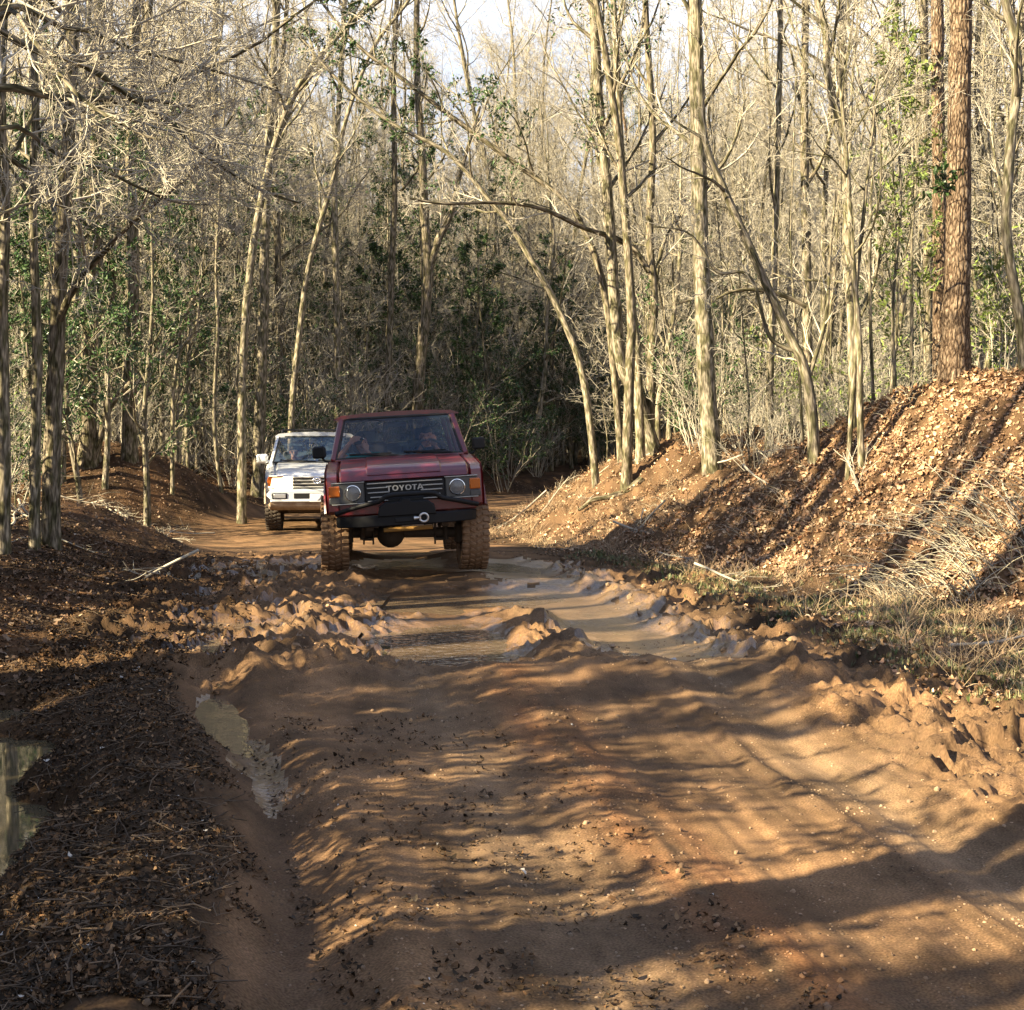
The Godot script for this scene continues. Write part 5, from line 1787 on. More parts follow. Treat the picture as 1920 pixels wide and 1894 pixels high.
func build_forest() -> void:
	var P := proto_set()
	var R := RandomNumberGenerator.new()
	R.seed = 7
	var side_words := ["on the left of the road", "on the right of the road", "far beyond the cars"]
	var looks := {"pale": ["slim pale bare tree", "tree", "pale bare trees"], "dark": ["tall darker bare tree", "tree", "dark bare trees"], "spread": ["low spreading bare tree", "tree", "understory trees"], "pole": ["thin pale pole of a sapling", "sapling", "pole saplings"], "pine": ["tall straight pine with reddish bark", "tree", "pines"], "holly": ["dark leafy evergreen tree", "tree", "evergreen trees"], "bush": ["low leafy evergreen shrub", "shrub", "evergreen shrubs"], "spar": ["tall bare trunk with a small high crown", "tree", "tall bare trunks"], "glow": ["slim sapling with yellow green leaves", "sapling", "leafy saplings"], "brush": ["tangled bare shrub of grey twigs", "shrub", "bare shrubs"]}
	var put := func(kind: String, i: int, x: float, d: float, s: float) -> void:
		var where := 2 if d > 45.0 else (0 if x < look_up(road_lut, d) else 1)
		var l: Array = looks[kind]
		var deep := "" if where == 2 else (" near the verge" if d < 26.0 else (" further in" if d < 36.0 else " deep in"))
		place(P, kind + str(i), x, d, R, l[0] + deep + " " + side_words[where], l[1], l[2] + deep + " " + side_words[where], s)
		taken.append(Vector2(x, d))
	build_oddments()
	var counts := {"pale": 120, "dark": 90, "spread": 110, "pole": 150, "pine": 16, "holly": 70, "brush": 70, "bush": 30}
	var many := {"pale": 3, "dark": 3, "spread": 2, "pole": 2, "pine": 1, "holly": 2, "brush": 2, "bush": 2}
	for kind in counts:
		var tries := 0
		var done := 0
		while done < counts[kind] and tries < 9000:
			tries += 1
			var far := 85.0 if kind in ["pale", "dark", "pine"] else (60.0 if kind in ["spread", "holly"] else 42.0)
			var near := 20.0 if kind in ["pale", "dark", "pine"] else (19.0 if kind in ["spread", "holly"] else 14.0)
			var d := sqrt(R.randf_range(near * near, far * far))
			var x := R.randf_range(-0.42 * d - 1.5, 0.42 * d + 1.5)
			var u := x - look_up(road_lut, d)
			var clear_l := 5.2 if kind != "spread" else 6.0
			if u > -clear_l and u < (6.2 if d < 30.0 else 5.0):
				continue
			if d < 55.0 and kind in ["pale", "dark", "pine"] and x > -0.085 * d and x < 0.03 * d:
				continue
			if d < 22.0 and x < 0.0 and kind in ["holly", "spread"]:
				continue
			if not free_spot(x, d, 1.3 if kind in ["pale", "dark", "pine"] else 0.7):
				continue
			put.call(kind, R.randi() % int(many[kind]), x, d, 1.0)
			done += 1
	# evergreens that stand together behind the red off-roader, and along the right bank top
	for q in [[-2.4, 40.0, "holly", 1], [-1.2, 39.5, "bush", 0], [-3.4, 43.0, "holly", 1], [0.0, 41.0, "bush", 0], [0.4, 44.0, "holly", 1], [-3.2, 38.5, "bush", 0], [-0.2, 38.6, "bush", 0], [-1.7, 37.8, "bush", 0], [-0.6, 40.4, "holly", 1],  [-5.0, 42.0, "holly", 1], [-4.6, 39.0, "bush", 0], [6.9, 16.2, "bush", 1], [7.4, 17.4, "bush", 1], [5.2, 20.5, "bush", 1], [6.4, 21.5, "bush", 1], [7.1, 14.2, "bush", 1], [6.0, 15.6, "bush", 1], [5.2, 17.4, "glow", 0], [5.9, 19.0, "glow", 0], [6.3, 16.0, "bush", 1], [-7.6, 22.6, "holly", 1], [-8.3, 26.0, "holly", 0], [-9.6, 26.5, "holly", 1], [-8.7, 32.5, "holly", 0], [-10.8, 34.0, "holly", 1], [-11.8, 31.0, "holly", 0], [0.2, 48.0, "pale", 2], [-3.6, 50.0, "spread", 0], [0.9, 53.0, "pale", 2], [-0.4, 46.0, "spread", 0], [-6.9, 24.2, "holly", 0], [-7.2, 17.6, "bush", 1], [-8.9, 24.0, "holly", 1], [-10.5, 30.0, "holly", 0], [-7.6, 34.0, "holly", 0], [-9.6, 38.0, "holly", 1], [-8.0, 30.5, "holly", 1], [-5.9, 36.0, "bush", 0], [-7.0, 37.0, "bush", 0]]:
		put.call(q[2], q[3], q[0], q[1], 1.0)
	# unseen trees and shrubs, added up-sun on the left to shade road and truck
	for q in [[-8.6, 4.9, "holly", 0], [-6.6, 4.0, "holly", 1], [-9.0, 3.9, "holly", 0], [-11.5, 2.6, "holly", 0], [-6.6, 12.4, "holly", 0], [-7.0, 11.2, "holly", 0], [-9.3, 12.0, "holly", 0], [-5.3, 3.2, "bush", 0], [-5.0, 1.6, "bush", 0], [-5.4, 0.2, "bush", 0], [-5.2, 4.6, "bush", 0], [-4.9, 6.4, "bush", 0], [-5.5, -1.2, "bush", 0], [-3.8, 2.9, "bush", 0], [-3.9, 2.2, "bush", 0], [-4.7, 2.6, "bush", 0], [-4.4, 0.8, "bush", 0], [-4.1, 3.7, "bush", 0], [-4.8, 5.0, "bush", 0], [-4.0, -0.9, "bush", 0], [-7.0, -1.0, "holly", 0], [-9.0, 13.2, "holly", 0], [-8.6, 13.9, "holly", 0], [-9.6, 14.6, "holly", 0], [-8.2, 14.7, "holly", 1], [-10.6, 12.2, "holly", 1], [-7.6, 15.3, "holly", 1], [-4.0, 1.5, "bush", 0], [-4.3, 3.0, "bush", 0], [-4.2, 4.4, "bush", 0], [-4.6, 0.0, "bush", 0], [-4.5, 5.9, "bush", 0], [-8.0, 3.0, "holly", 0], [-9.6, 2.4, "holly", 1], [-7.2, 4.4, "holly", 1], [-10.5, 3.8, "holly", 0], [-9.8, 11.2, "holly", 0], [-7.2, 12.0, "holly", 0], [-8.3, 10.8, "holly", 1], [-11.2, 9.6, "holly", 1], [-7.4, 6.4, "spar", 1], [-5.6, 4.6, "spar", 0], [-9.5, -0.6, "spar", 1], [-13.0, 5.0, "spar", 1], [-12.4, 11.0, "spar", 0], [-6.6, 12.0, "spar", 0], [-9.4, 14.5, "spar", 1], [-16.0, 8.0, "spar", 0], [-18.0, 12.0, "spar", 1], [-14.0, 16.0, "spar", 0], [-5.0, 7.4, "spar", 1], [-5.6, 10.8, "spar", 0], [-7.0, 13.4, "spar", 1], [-9.0, 4.6, "spar", 1], [-6.2, 8.5, "spar", 1], [-10.0, 7.0, "spar", 0], [-4.4, 1.6, "spar", 0], [-14.0, 7.6, "spar", 1], [-16.0, 6.0, "spar", 1], [-7.9, 7.0, "spar", 0], [-19.0, 1.0, "pale", 2], [-10.5, -5.0, "dark", 0]]:
		var l: Array = looks[q[2]]
		place(P, q[2] + str(q[3]), q[0], q[1], R, l[0] + " added out of sight at left for its shadow", l[1], l[2] + " added out of sight to the left")
	# a wood that reads as one mass closes the view
	for spec in [["pale0", 80, 55.0, 140.0, 1.0], ["pale1", 80, 55.0, 140.0, 1.0], ["pale2", 80, 55.0, 140.0, 1.0], ["dark0", 80, 55.0, 140.0, 1.0], ["dark1", 80, 55.0, 140.0, 1.0], ["dark2", 80, 55.0, 140.0, 1.0], ["spread0", 150, 38.0, 110.0, 1.3], ["spread1", 150, 38.0, 110.0, 1.5], ["holly0", 110, 40.0, 120.0, 1.2], ["holly1", 110, 40.0, 120.0, 1.2], ["brush0", 160, 30.0, 90.0, 1.6], ["brush1", 100, 30.0, 70.0, 1.8], ["bush0", 100, 34.0, 90.0, 1.3], ["pole0", 200, 30.0, 90.0, 1.3]]:
		var mm: Array = []
		for k in spec[1]:
			var d := R.randf_range(spec[2], spec[3])
			var x := R.randf_range(-0.45 * d, 0.45 * d)
			var u := x - look_up(road_lut, d)
			if absf(u) < (6.5 if d < 75.0 else 4.0) and d < 95.0:
				continue
			var s: float = R.randf_range(0.8, 1.25) * spec[4]
			mm.append(Transform3D(Basis(Vector3.UP, R.randf() * TAU).scaled(Vector3(s, s, s)), Vector3(x, hgt(x, d), -d)))
		for c in P[spec[0]].get_children():
			scatter("distant_wood" if spec[2] > 50.0 else "distant_thicket", c.mesh, c.material_override, mm, [])
	for key in P:
		P[key].free()


# ------------------------------------------------------------------ what lies on the ground
func slope(x: float, d: float) -> Vector3:
	var e := 0.08
	var h := hgt(x, d)
	return Vector3(h - hgt(x + e, d), e, hgt(x, d + e) - h).normalized()


func lie(x: float, d: float, lift: float, up: Vector3, turn: float, s: Vector3) -> Transform3D:
	var z := up.cross(Vector3.RIGHT).normalized()
	var b := Basis(up.cross(z).normalized(), up, z)
	return Transform3D(b * Basis(Vector3.UP, turn) * Basis.from_scale(s), Vector3(x, hgt(x, d) + lift, -d))


func leaf_mesh(curl: float, seed_ := 1) -> ArrayMesh:
	# a dry leaf: a lobed outline round a bent midrib
	var R := RandomNumberGenerator.new()
	R.seed = seed_
	var w := Wood.new()
	var n := 5
	for i in n + 1:
		var t := float(i) / n
		var wide := 0.30 * sin(PI * pow(t * 0.94 + 0.03, 0.8)) * R.randf_range(0.65, 1.3)
		var rise := curl * (t - 0.5) * (t - 0.5) * 2.0
		for s in [-1.0, 0.0, 1.0]:
			w.v.append(Vector3(s * wide, rise + absf(s) * R.randf_range(-0.04, 0.16), t - 0.5 + s * s * R.randf_range(-0.07, 0.03)))
			w.n.append(Vector3(-s * 0.35, 1.0, -curl * (t - 0.5) * 2.0).normalized())
			w.c.append(Color.WHITE)
			w.uv.append(Vector2.ZERO)
	for i in n:
		var a := i * 3
		for k in 2:
			w.ids.append_array([a + k, a + k + 1, a + k + 3, a + k + 1, a + k + 4, a + k + 3])
	return w.mesh()


func lump_mesh(seed_: int) -> ArrayMesh:
	var s := Solid.new()
	var rows := []
	for i in 6:
		var row := []
		for j in 9:
			var a := TAU * (j % 8) / 8.0
			var b := PI * i / 5.0
			var p := Vector3(cos(a) * sin(b), cos(b), sin(a) * sin(b))
			row.append(p * (1.0 + 0.35 * n_a.get_noise_3d(p.x * 1.3 + seed_ * 7.0, p.y * 1.3, p.z * 1.3)) * Vector3(1, 0.7, 1))
		rows.append(row)
	for i in 5:
		for j in 8:
			s.quad(rows[i][j], rows[i][j + 1], rows[i + 1][j + 1], rows[i + 1][j], (rows[i][j] + rows[i + 1][j + 1]))
	return s.mesh(50.0)


func build_ground_cover() -> void:
	var R := RandomNumberGenerator.new()
	R.seed = 19
	var dead := [Color(0.33, 0.195, 0.11), Color(0.42, 0.28, 0.17), Color(0.22, 0.13, 0.075), Color(0.48, 0.35, 0.23), Color(0.36, 0.20, 0.11), Color(0.15, 0.09, 0.055), Color(0.26, 0.155, 0.09)]
	# dead leaves on the bank and the forest floor
	var groups := [[], [], []]
	var tints := [[], [], []]
	for k in 235000:
		var d := 7.0 + 33.0 * pow(R.randf(), 1.15)
		var u: float
		if k > 175000:
			d = R.randf_range(9.5, 20.0)
			u = look_up(toe_lut, d) + R.randf_range(0.2, 4.6)
		elif R.randf() < 0.75:
			u = R.randf_range(2.6, 0.43 * d + 0.6 - look_up(road_lut, d))
		else:
			u = -R.randf_range(2.5, 10.0)
		var x := u + look_up(road_lut, d)
		if absf(x) > 0.43 * d + 0.6:
			continue
		var a := absf(u)
		if R.randf() > (ss(2.4, 3.8, a) if u < 0.0 else 0.12 + 0.88 * ss(-0.6, 0.5, u - look_up(toe_lut, d))):
			continue
		if u > 0.0 and R.randf() < 0.55 * ss(0.05, -0.25, n_b.get_noise_2d(x * 1.3 + 70.0, d * 1.1)):
			continue
		var g := R.randi() % 3
		var up := (slope(x, d) + any(R) * 0.45).normalized()
		var s := 0.014 + 0.062 * pow(R.randf(), 2.0)
		groups[g].append(lie(x, d, R.randf_range(0.005, 0.03), up, R.randf() * TAU, Vector3(s, s, s)))
		var c: Color = dead[R.randi() % dead.size()]
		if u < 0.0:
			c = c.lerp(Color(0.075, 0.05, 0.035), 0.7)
		tints[g].append(c * R.randf_range(0.7, 1.25))
	for g in 3:
		scatter("leaf_litter", leaf_mesh([0.15, 0.7, -0.5][g], g + 1), M.scatter, groups[g], tints[g])
	# the dark pile of wet scraps in the left foreground
	var dark := [Color(0.036, 0.024, 0.015), Color(0.07, 0.04, 0.022), Color(0.024, 0.018, 0.013), Color(0.12, 0.066, 0.033), Color(0.048, 0.037, 0.027), Color(0.17, 0.105, 0.058)]
	groups = [[], []]
	tints = [[], []]
	for k in 80000:
		var d := 3.2 + 7.0 * pow(R.randf(), 1.5)
		var rut := look_up(rut_lut, d)
		var off := R.randf_range(-1.25, 0.0)
		if k % 3 == 0:
			d = R.randf_range(8.0, 17.0)
			off = look_up(road_lut, d) - R.randf_range(1.7, 4.2) - look_up(rut_lut, d)
			rut = look_up(rut_lut, d)
		if R.randf() < 0.16:
			off = R.randf_range(-0.1, 1.5)
			if n_b.get_noise_2d((rut + off) * 2.6, d * 2.0 + 80.0) < -0.05 or d > 7.5:
				continue
		var x := rut + off
		if absf(x) > 0.43 * d:
			continue
		if off > -0.5 and off < 0.0 and d < 10.0 and off > -0.22 + 0.3 * n_b.get_noise_2d(x * 1.8, d * 1.8) + 0.12 * (R.randf() - R.randf()):
			continue
		var y := hgt(x, d)
		if y < -0.125:
			continue
		var g := R.randi() % 2
		var up := (Vector3.UP + any(R) * 0.6).normalized()
		var s := 0.006 + 0.030 * pow(R.randf(), 2.2) * (1.0 if d < 8.0 else 1.5)
		groups[g].append(lie(x, d, R.randf_range(0.0, 0.012), up, R.randf() * TAU, Vector3(s * 0.9, s, s)))
		var c: Color = dark[R.randi() % dark.size()] * R.randf_range(0.7, 1.3)
		if R.randf() < 0.005:
			c = Color(0.42, 0.38, 0.33)
		tints[g].append(c)
	for g in 2:
		scatter("wet_litter", leaf_mesh([0.5, -0.6][g], g + 7), M.wet_leaf, groups[g], tints[g])
	var tw := Wood.new()
	tw.tube(PackedVector3Array([Vector3(-0.5, 0, 0), Vector3(-0.1, 0.04, 0.05), Vector3(0.5, 0.0, -0.03)]), PackedFloat32Array([0.022, 0.02, 0.012]), 4, Color.WHITE)
	tw.tube(PackedVector3Array([Vector3(-0.1, 0.04, 0.05), Vector3(0.2, 0.08, 0.25)]), PackedFloat32Array([0.014, 0.008]), 3, Color.WHITE)
	var tp := []
	var tc := []
	for k in 3200:
		var d := 3.2 + 14.0 * pow(R.randf(), 1.3)
		var x := look_up(rut_lut, d) + R.randf_range(-1.3, -0.2) if d < 8.0 else look_up(road_lut, d) - R.randf_range(2.0, 4.6)
		if absf(x) > 0.43 * d or hgt(x, d) < -0.12:
			continue
		var s := R.randf_range(0.03, 0.16)
		tp.append(lie(x, d, 0.008, (Vector3.UP + any(R) * 0.3).normalized(), R.randf() * TAU, Vector3(s, s, s)))
		tc.append(Color(0.085, 0.06, 0.04) * R.randf_range(0.4, 1.7))
	scatter("small_twigs", tw.mesh(), M.scatter, tp, tc)
	# crumbs, clods and pebbles of the road
	var lumps := [[], [], []]
	var lt := [[], [], []]
	for k in 7000:
		var d := 3.2 + 16.0 * pow(R.randf(), 1.3)
		var u := R.randf_range(-2.9, 3.1)
		var x := u + look_up(road_lut, d)
		if absf(x) > 0.43 * d:
			continue
		var y := hgt(x, d)
		if y < -0.09:
			continue
		var rc := 1.55 - 0.19 * d
		var keep := 0.12 + 0.75 * gauss(x - rc, 0.25) + 0.6 * ss(8.6, 9.5, d) * (ss(0.1, -0.8, u) + ss(1.8, 2.2, u)) + 0.4 * ss(1.7, 2.3, u)
		if R.randf() > keep:
			continue
		var s := 0.003 + 0.012 * pow(R.randf(), 3.0)
		if d > 8.5 and absf(u) > 0.6:
			s += 0.03 * pow(R.randf(), 5.0)
		var g := R.randi() % 3
		lumps[g].append(Transform3D(Basis(any(R).normalized(), R.randf() * TAU).scaled(Vector3(s, s, s)), Vector3(x, y + s * 0.25, -d)))
		var c := soil(x, d, y)
		c.a = 1.0
		lt[g].append(c * R.randf_range(0.45, 1.05) if R.randf() > 0.005 else Color(0.4, 0.37, 0.33))
	for g in 3:
		scatter("mud_crumbs", lump_mesh(g), M.scatter, lumps[g], lt[g])
	# grit: fine crumbs on the packed clay
	var grit := lump_mesh(5)
	var gq := []
	var gt := []
	for k in 30000:
		var d := 3.1 + 7.5 * pow(R.randf(), 1.4)
		var u := R.randf_range(-2.4, 2.9)
		var x := u + look_up(road_lut, d)
		if absf(x) > 0.42 * d or x < look_up(rut_lut, d) - 0.1:
			continue
		if R.randf() > 0.25 + 0.9 * ss(-0.1, 0.4, n_b.get_noise_2d((x + 0.13 * d) * 2.6 + 5.0, d * 0.6)):
			continue
		var s := 0.0012 + 0.0045 * pow(R.randf(), 3.0)
		var y := hgt(x, d)
		gq.append(Transform3D(Basis(any(R).normalized(), R.randf() * TAU).scaled(Vector3(s * 1.4, s, s * 1.4)), Vector3(x, y + s * 0.2, -d)))
		var c := soil(x, d, y) * R.randf_range(0.35, 1.15)
		c.a = 1.0
		gt.append(c)
	scatter("grit", grit, M.scatter, gq, gt)
	# grass on the right verge
	var gw := Wood.new()
	for k in 5:
		var a := R.randf() * TAU
		var p := Vector3(cos(a), 0, sin(a)) * 0.2
		gw.leaf(p, (Vector3.UP + Vector3(cos(a), 0, sin(a)) * R.randf_range(0.2, 0.9)).normalized(), Vector3(cos(a), 0.3, sin(a)), R.randf_range(0.6, 1.0), 0.10, Color.WHITE)
	var gm := gw.mesh()
	var gp := []
	var gc := []
	for k in 14000:
		var d := R.randf_range(7.0, 18.0)
		var u := R.randf_range(2.5, 5.6)
		var x := u + look_up(road_lut, d)
		if absf(x) > 0.43 * d:
			continue
		if n_b.get_noise_2d(x * 0.8 + 4.0, d * 0.8) < 0.02 or R.randf() > ss(2.5, 3.0, u) * (1.0 - ss(-0.5, 0.3, u - look_up(toe_lut, d))):
			continue
		var s := R.randf_range(0.03, 0.09)
		gp.append(Transform3D(Basis(Vector3.UP, R.randf() * TAU).scaled(Vector3(s, s, s)), Vector3(x, hgt(x, d) - 0.005, -d)))
		gc.append(Color(0.055, 0.085, 0.022).lerp(Color(0.26, 0.20, 0.10), pow(R.randf(), 1.5)) * R.randf_range(0.7, 1.2))
	scatter("grass", gm, M.grass, gp, gc)
	# pale straw and fine dead stems over the right bank
	var sw := Wood.new()
	for k in 6:
		var a := R.randf() * TAU
		var path := PackedVector3Array()
		var p := Vector3(cos(a), 0, sin(a)) * 0.1
		var dir := (Vector3(0, 1.0, 0) + Vector3(cos(a), 0, sin(a)) * R.randf_range(0.3, 1.4)).normalized()
		var rr := PackedFloat32Array()
		for i in 4:
			path.append(p)
			rr.append(lerpf(0.007, 0.004, i / 3.0))
			p += dir * 0.3
			dir = (dir + Vector3(0, -0.12, 0) + any(R) * 0.22).normalized()
		sw.tube(path, rr, 3, Color.WHITE)
	var sm := sw.mesh()
	var sp := []
	var sc := []
	for k in 5200:
		var d := 8.0 + 24.0 * pow(R.randf(), 1.2)
		var u := R.randf_range(3.0, 8.5)
		var x := u + look_up(road_lut, d)
		if absf(x) > 0.43 * d + 0.5:
			continue
		if u > 5.0 and R.randf() > 0.35:
			continue
		if R.randf() > 0.25 + 0.9 * ss(-0.1, 0.3, n_b.get_noise_2d(x * 0.45 + 40.0, d * 0.45)):
			continue
		var s := R.randf_range(0.12, 0.34)
		sp.append(lie(x, d, -0.01, (slope(x, d) + Vector3(0, 1.2, 0)).normalized(), R.randf() * TAU, Vector3(s, s, s)))
		sc.append(Color(0.44, 0.34, 0.22).lerp(Color(0.24, 0.16, 0.10), R.randf()) * R.randf_range(0.8, 1.2))
	scatter("dead_grass", sm, M.scatter, sp, sc)
	# brambles and dead bushes, arching over the lower bank
	var spots := [[1770, 1108, 0.95], [1850, 1070, 1.05], [1700, 1130, 0.7], [1890, 1000, 1.0], [1820, 1020, 0.9], [1620, 1110, 0.55], [1400, 1000, 0.5], [1500, 930, 0.55], [1240, 950, 0.5], [1700, 760, 0.5]]
	var words := ["at the foot of the bank near the right edge", "on the lower bank near the right edge", "by the grass at the foot of the bank", "at the right edge of the photo", "low on the bank below the large pine", "at the toe of the bank by the verge", "on the sunlit slope right of the gully", "on the slope below the twin saplings", "at the mouth of the shaded gully", "left of the large pine on the bank top"]
	for i in spots.size():
		var hit := ground_hit(spots[i][0], spots[i][1], 15.0)
		var q := [at(spots[i][0], spots[i][1], hit).x, hit, spots[i][2]]
		var w := Wood.new()
		for k in (44 if i < 5 else 22):
			var p := Vector3(R.randf_range(-0.5, 0.5), 0, R.randf_range(-0.5, 0.5)) * 0.8
			p.y = hgt(q[0] + p.x * q[2], q[1] - p.z * q[2]) - hgt(q[0], q[1]) - 0.03
			p.y /= q[2]
			var a := R.randf_range(2.2, 4.4) if R.randf() < 0.7 else R.randf() * TAU
			var dir := (Vector3(0, R.randf_range(0.7, 1.6), 0) + Vector3(cos(a), 0, sin(a))).normalized()
			var path := PackedVector3Array()
			var rr := PackedFloat32Array()
			var l := R.randf_range(0.5, 1.15)
			for s in 8:
				path.append(p)
				rr.append(lerpf(0.0055, 0.0022, s / 7.0))
				p += dir * l / 7.0
				dir = (dir + Vector3(0, -0.17, 0) + any(R) * 0.11).normalized()
			var t := R.randf_range(0.6, 1.35)
			w.tube(path, rr, 4, Color(t, t * 0.97, t * 0.88))
		var o := single("bramble", w.mesh(), M.bark_twig, "tangle of pale arching bramble stems " + words[i], "bramble", "brambles on the right bank")
		
		o.position = Vector3(q[0], hgt(q[0], q[1]), -q[1])
		o.scale = Vector3(q[2], q[2], q[2])
	# fallen branches
	var protos := []
	for i in 4:
		var w := Wood.new()
		var path := PackedVector3Array()
		var rr := PackedFloat32Array()
		var p := Vector3(-0.6, 0.02, 0)
		var dir := Vector3.RIGHT
		for s in 8:
			path.append(p)
			rr.append(lerpf(0.016, 0.005, s / 7.0))
			p += dir * 0.17
			dir = (dir + Vector3(R.randf_range(-0.1, 0.1), R.randf_range(-0.08, 0.1), R.randf_range(-0.3, 0.3))).normalized()
		w.tube(path, rr, 5, Color.WHITE)
		for k in 5:
			sprout(w, null, path[2 + k], (Vector3(0.8, 0.25, R.randf_range(-1, 1))).normalized(), R.randf_range(0.2, 0.5), 0.007, 3, options({"up": [0, 0, 0, 0, 0]}), R)
		protos.append(w.mesh())
	var n := 0
	while n < 46:
		var d := R.randf_range(8.0, 26.0)
		var u := -R.randf_range(2.6, 7.5) if n % 2 == 0 else R.randf_range(3.2, 6.8)
		var x := u + look_up(road_lut, d)
		if absf(x) > 0.41 * d:
			continue
		var left := u < 0.0
		if left and d < 13.5:
			continue
		var o := single("fallen_branch", protos[R.randi() % 4], M.bark_twig if n % 3 else M.bark_twig_brown, "thin bare fallen branch lying on dead leaves " + ("on the left verge" if left else "on the right bank"), "branch", "fallen branches on the left verge" if left else "fallen branches on the right bank")
		var s := R.randf_range(0.5, 1.3)
		o.transform = lie(x, d, 0.02, slope(x, d), R.randf() * TAU, Vector3(s, s, s))
		n += 1


# ------------------------------------------------------------------ people: one continuous surface over tapered bones
func skin_over(bones: Array, cell: float, k: float, into: Solid) -> void:
	var lo := Vector3(1e9, 1e9, 1e9)
	var hi := -lo
	for b in bones:
		var r := maxf(b[2], b[3]) + cell * 3.0
		for p in [b[0], b[1]]:
			lo = lo.min(p - Vector3(r, r, r))
			hi = hi.max(p + Vector3(r, r, r))
	var n := Vector3i(((hi - lo) / cell).ceil()) + Vector3i(1, 1, 1)
	var field := PackedFloat32Array()
	field.resize(n.x * n.y * n.z)
	field.fill(1.0)
	for b in bones:
		var a: Vector3 = b[0]
		var ab: Vector3 = b[1] - a
		var l2 := maxf(ab.length_squared(), 1e-9)
		var reach := maxf(b[2], b[3]) + k + cell * 2.5
		var s := Vector3i(((a.min(b[1]) - lo - Vector3(reach, reach, reach)) / cell).floor()).clamp(Vector3i.ZERO, n - Vector3i(1, 1, 1))
		var e := Vector3i(((a.max(b[1]) - lo + Vector3(reach, reach, reach)) / cell).ceil()).clamp(Vector3i.ZERO, n - Vector3i(1, 1, 1))
		var ra: float = b[2]
		var rb: float = b[3]
		for z in range(s.z, e.z + 1):
			for y in range(s.y, e.y + 1):
				for x in range(s.x, e.x + 1):
					var p := lo + Vector3(x, y, z) * cell
					var t := clampf((p - a).dot(ab) / l2, 0.0, 1.0)
					var d := (p - a - ab * t).length() - lerpf(ra, rb, t)
					var i := (z * n.y + y) * n.x + x
					var o := field[i]
					var h := maxf(k - absf(d - o), 0.0) / k
					field[i] = minf(d, o) - h * h * k * 0.25
	var at_cell := {}
	var sx := 1
	var sy := n.x
	var sz := n.x * n.y
	var corner := [0, sx, sy, sx + sy, sz, sx + sz, sy + sz, sx + sy + sz]
	var offs := [Vector3(0, 0, 0), Vector3(1, 0, 0), Vector3(0, 1, 0), Vector3(1, 1, 0), Vector3(0, 0, 1), Vector3(1, 0, 1), Vector3(0, 1, 1), Vector3(1, 1, 1)]
	var edges := [[0, 1], [2, 3], [4, 5], [6, 7], [0, 2], [1, 3], [4, 6], [5, 7], [0, 4], [1, 5], [2, 6], [3, 7]]
	for z in n.z - 1:
		for y in n.y - 1:
			var row := (z * n.y + y) * n.x
			for x in n.x - 1:
				var i := row + x
				if absf(field[i]) > cell * 2.0:
					continue
				var sum := Vector3.ZERO
				var cnt := 0
				for q in edges:
					var f0 := field[i + corner[q[0]]]
					var f1 := field[i + corner[q[1]]]
					if (f0 < 0.0) != (f1 < 0.0):
						sum += (offs[q[0]] as Vector3).lerp(offs[q[1]], f0 / (f0 - f1))
						cnt += 1
				if cnt:
					at_cell[i] = lo + (Vector3(x, y, z) + sum / cnt) * cell
	for i in at_cell:
		for ax in [[sx, sy, sz], [sy, sz, sx], [sz, sx, sy]]:
			var f0 := field[i]
			var f1 := field[i + ax[0]]
			if (f0 < 0.0) == (f1 < 0.0):
				continue
			var q := [i, i - ax[1], i - ax[1] - ax[2], i - ax[2]]
			var ok := true
			for c in q:
				ok = ok and at_cell.has(c)
			if not ok:
				continue
			var dir := Vector3(1, 0, 0) if ax[0] == sx else (Vector3(0, 1, 0) if ax[0] == sy else Vector3(0, 0, 1))
			into.quad(at_cell[q[0]], at_cell[q[1]], at_cell[q[2]], at_cell[q[3]], dir if f0 < 0.0 else -dir)


func hand_bones(wrist: Vector3, along: Vector3, palm: Vector3, thumb_side: float, curl: float) -> Array:
	var y := along.normalized()
	var z := (palm - y * palm.dot(y)).normalized()
	var x := y.cross(z) * thumb_side
	var out := []
	var knuckles := []
	var lens := [0.040, 0.045, 0.042, 0.033]
	for f in 4:
		var kx := (f - 1.5) * 0.0195
		var kn := wrist + y * (0.085 - absf(f - 1.2) * 0.004) - x * kx
		knuckles.append(kn)
		out.append([wrist - x * kx * 0.6 + y * 0.012, kn, 0.0135, 0.0105])
		var p := kn
		var d := y
		for s in 3:
			d = d.rotated(x * thumb_side, curl * [0.7, 1.0, 0.8][s] * thumb_side).normalized()
			var q: Vector3 = p + d * lens[f] * [1.0, 0.62, 0.52][s]
			out.append([p, q, [0.0095, 0.0086, 0.0078][s], [0.0086, 0.0078, 0.0066][s]])
			p = q
	var base := wrist + y * 0.022 + x * 0.026
	var t1 := base + (x * 0.75 + y * 0.6 + z * 0.25).normalized() * 0.040
	var t2 := t1 + (x * 0.25 + y * 0.85 + z * 0.35).normalized() * 0.030
	var t3 := t2 + (y * 0.9 + z * 0.45 - x * 0.1).normalized() * 0.024
	out.append_array([[base, t1, 0.0145, 0.0108], [t1, t2, 0.0105, 0.0095], [t2, t3, 0.0092, 0.0074]])
	return out


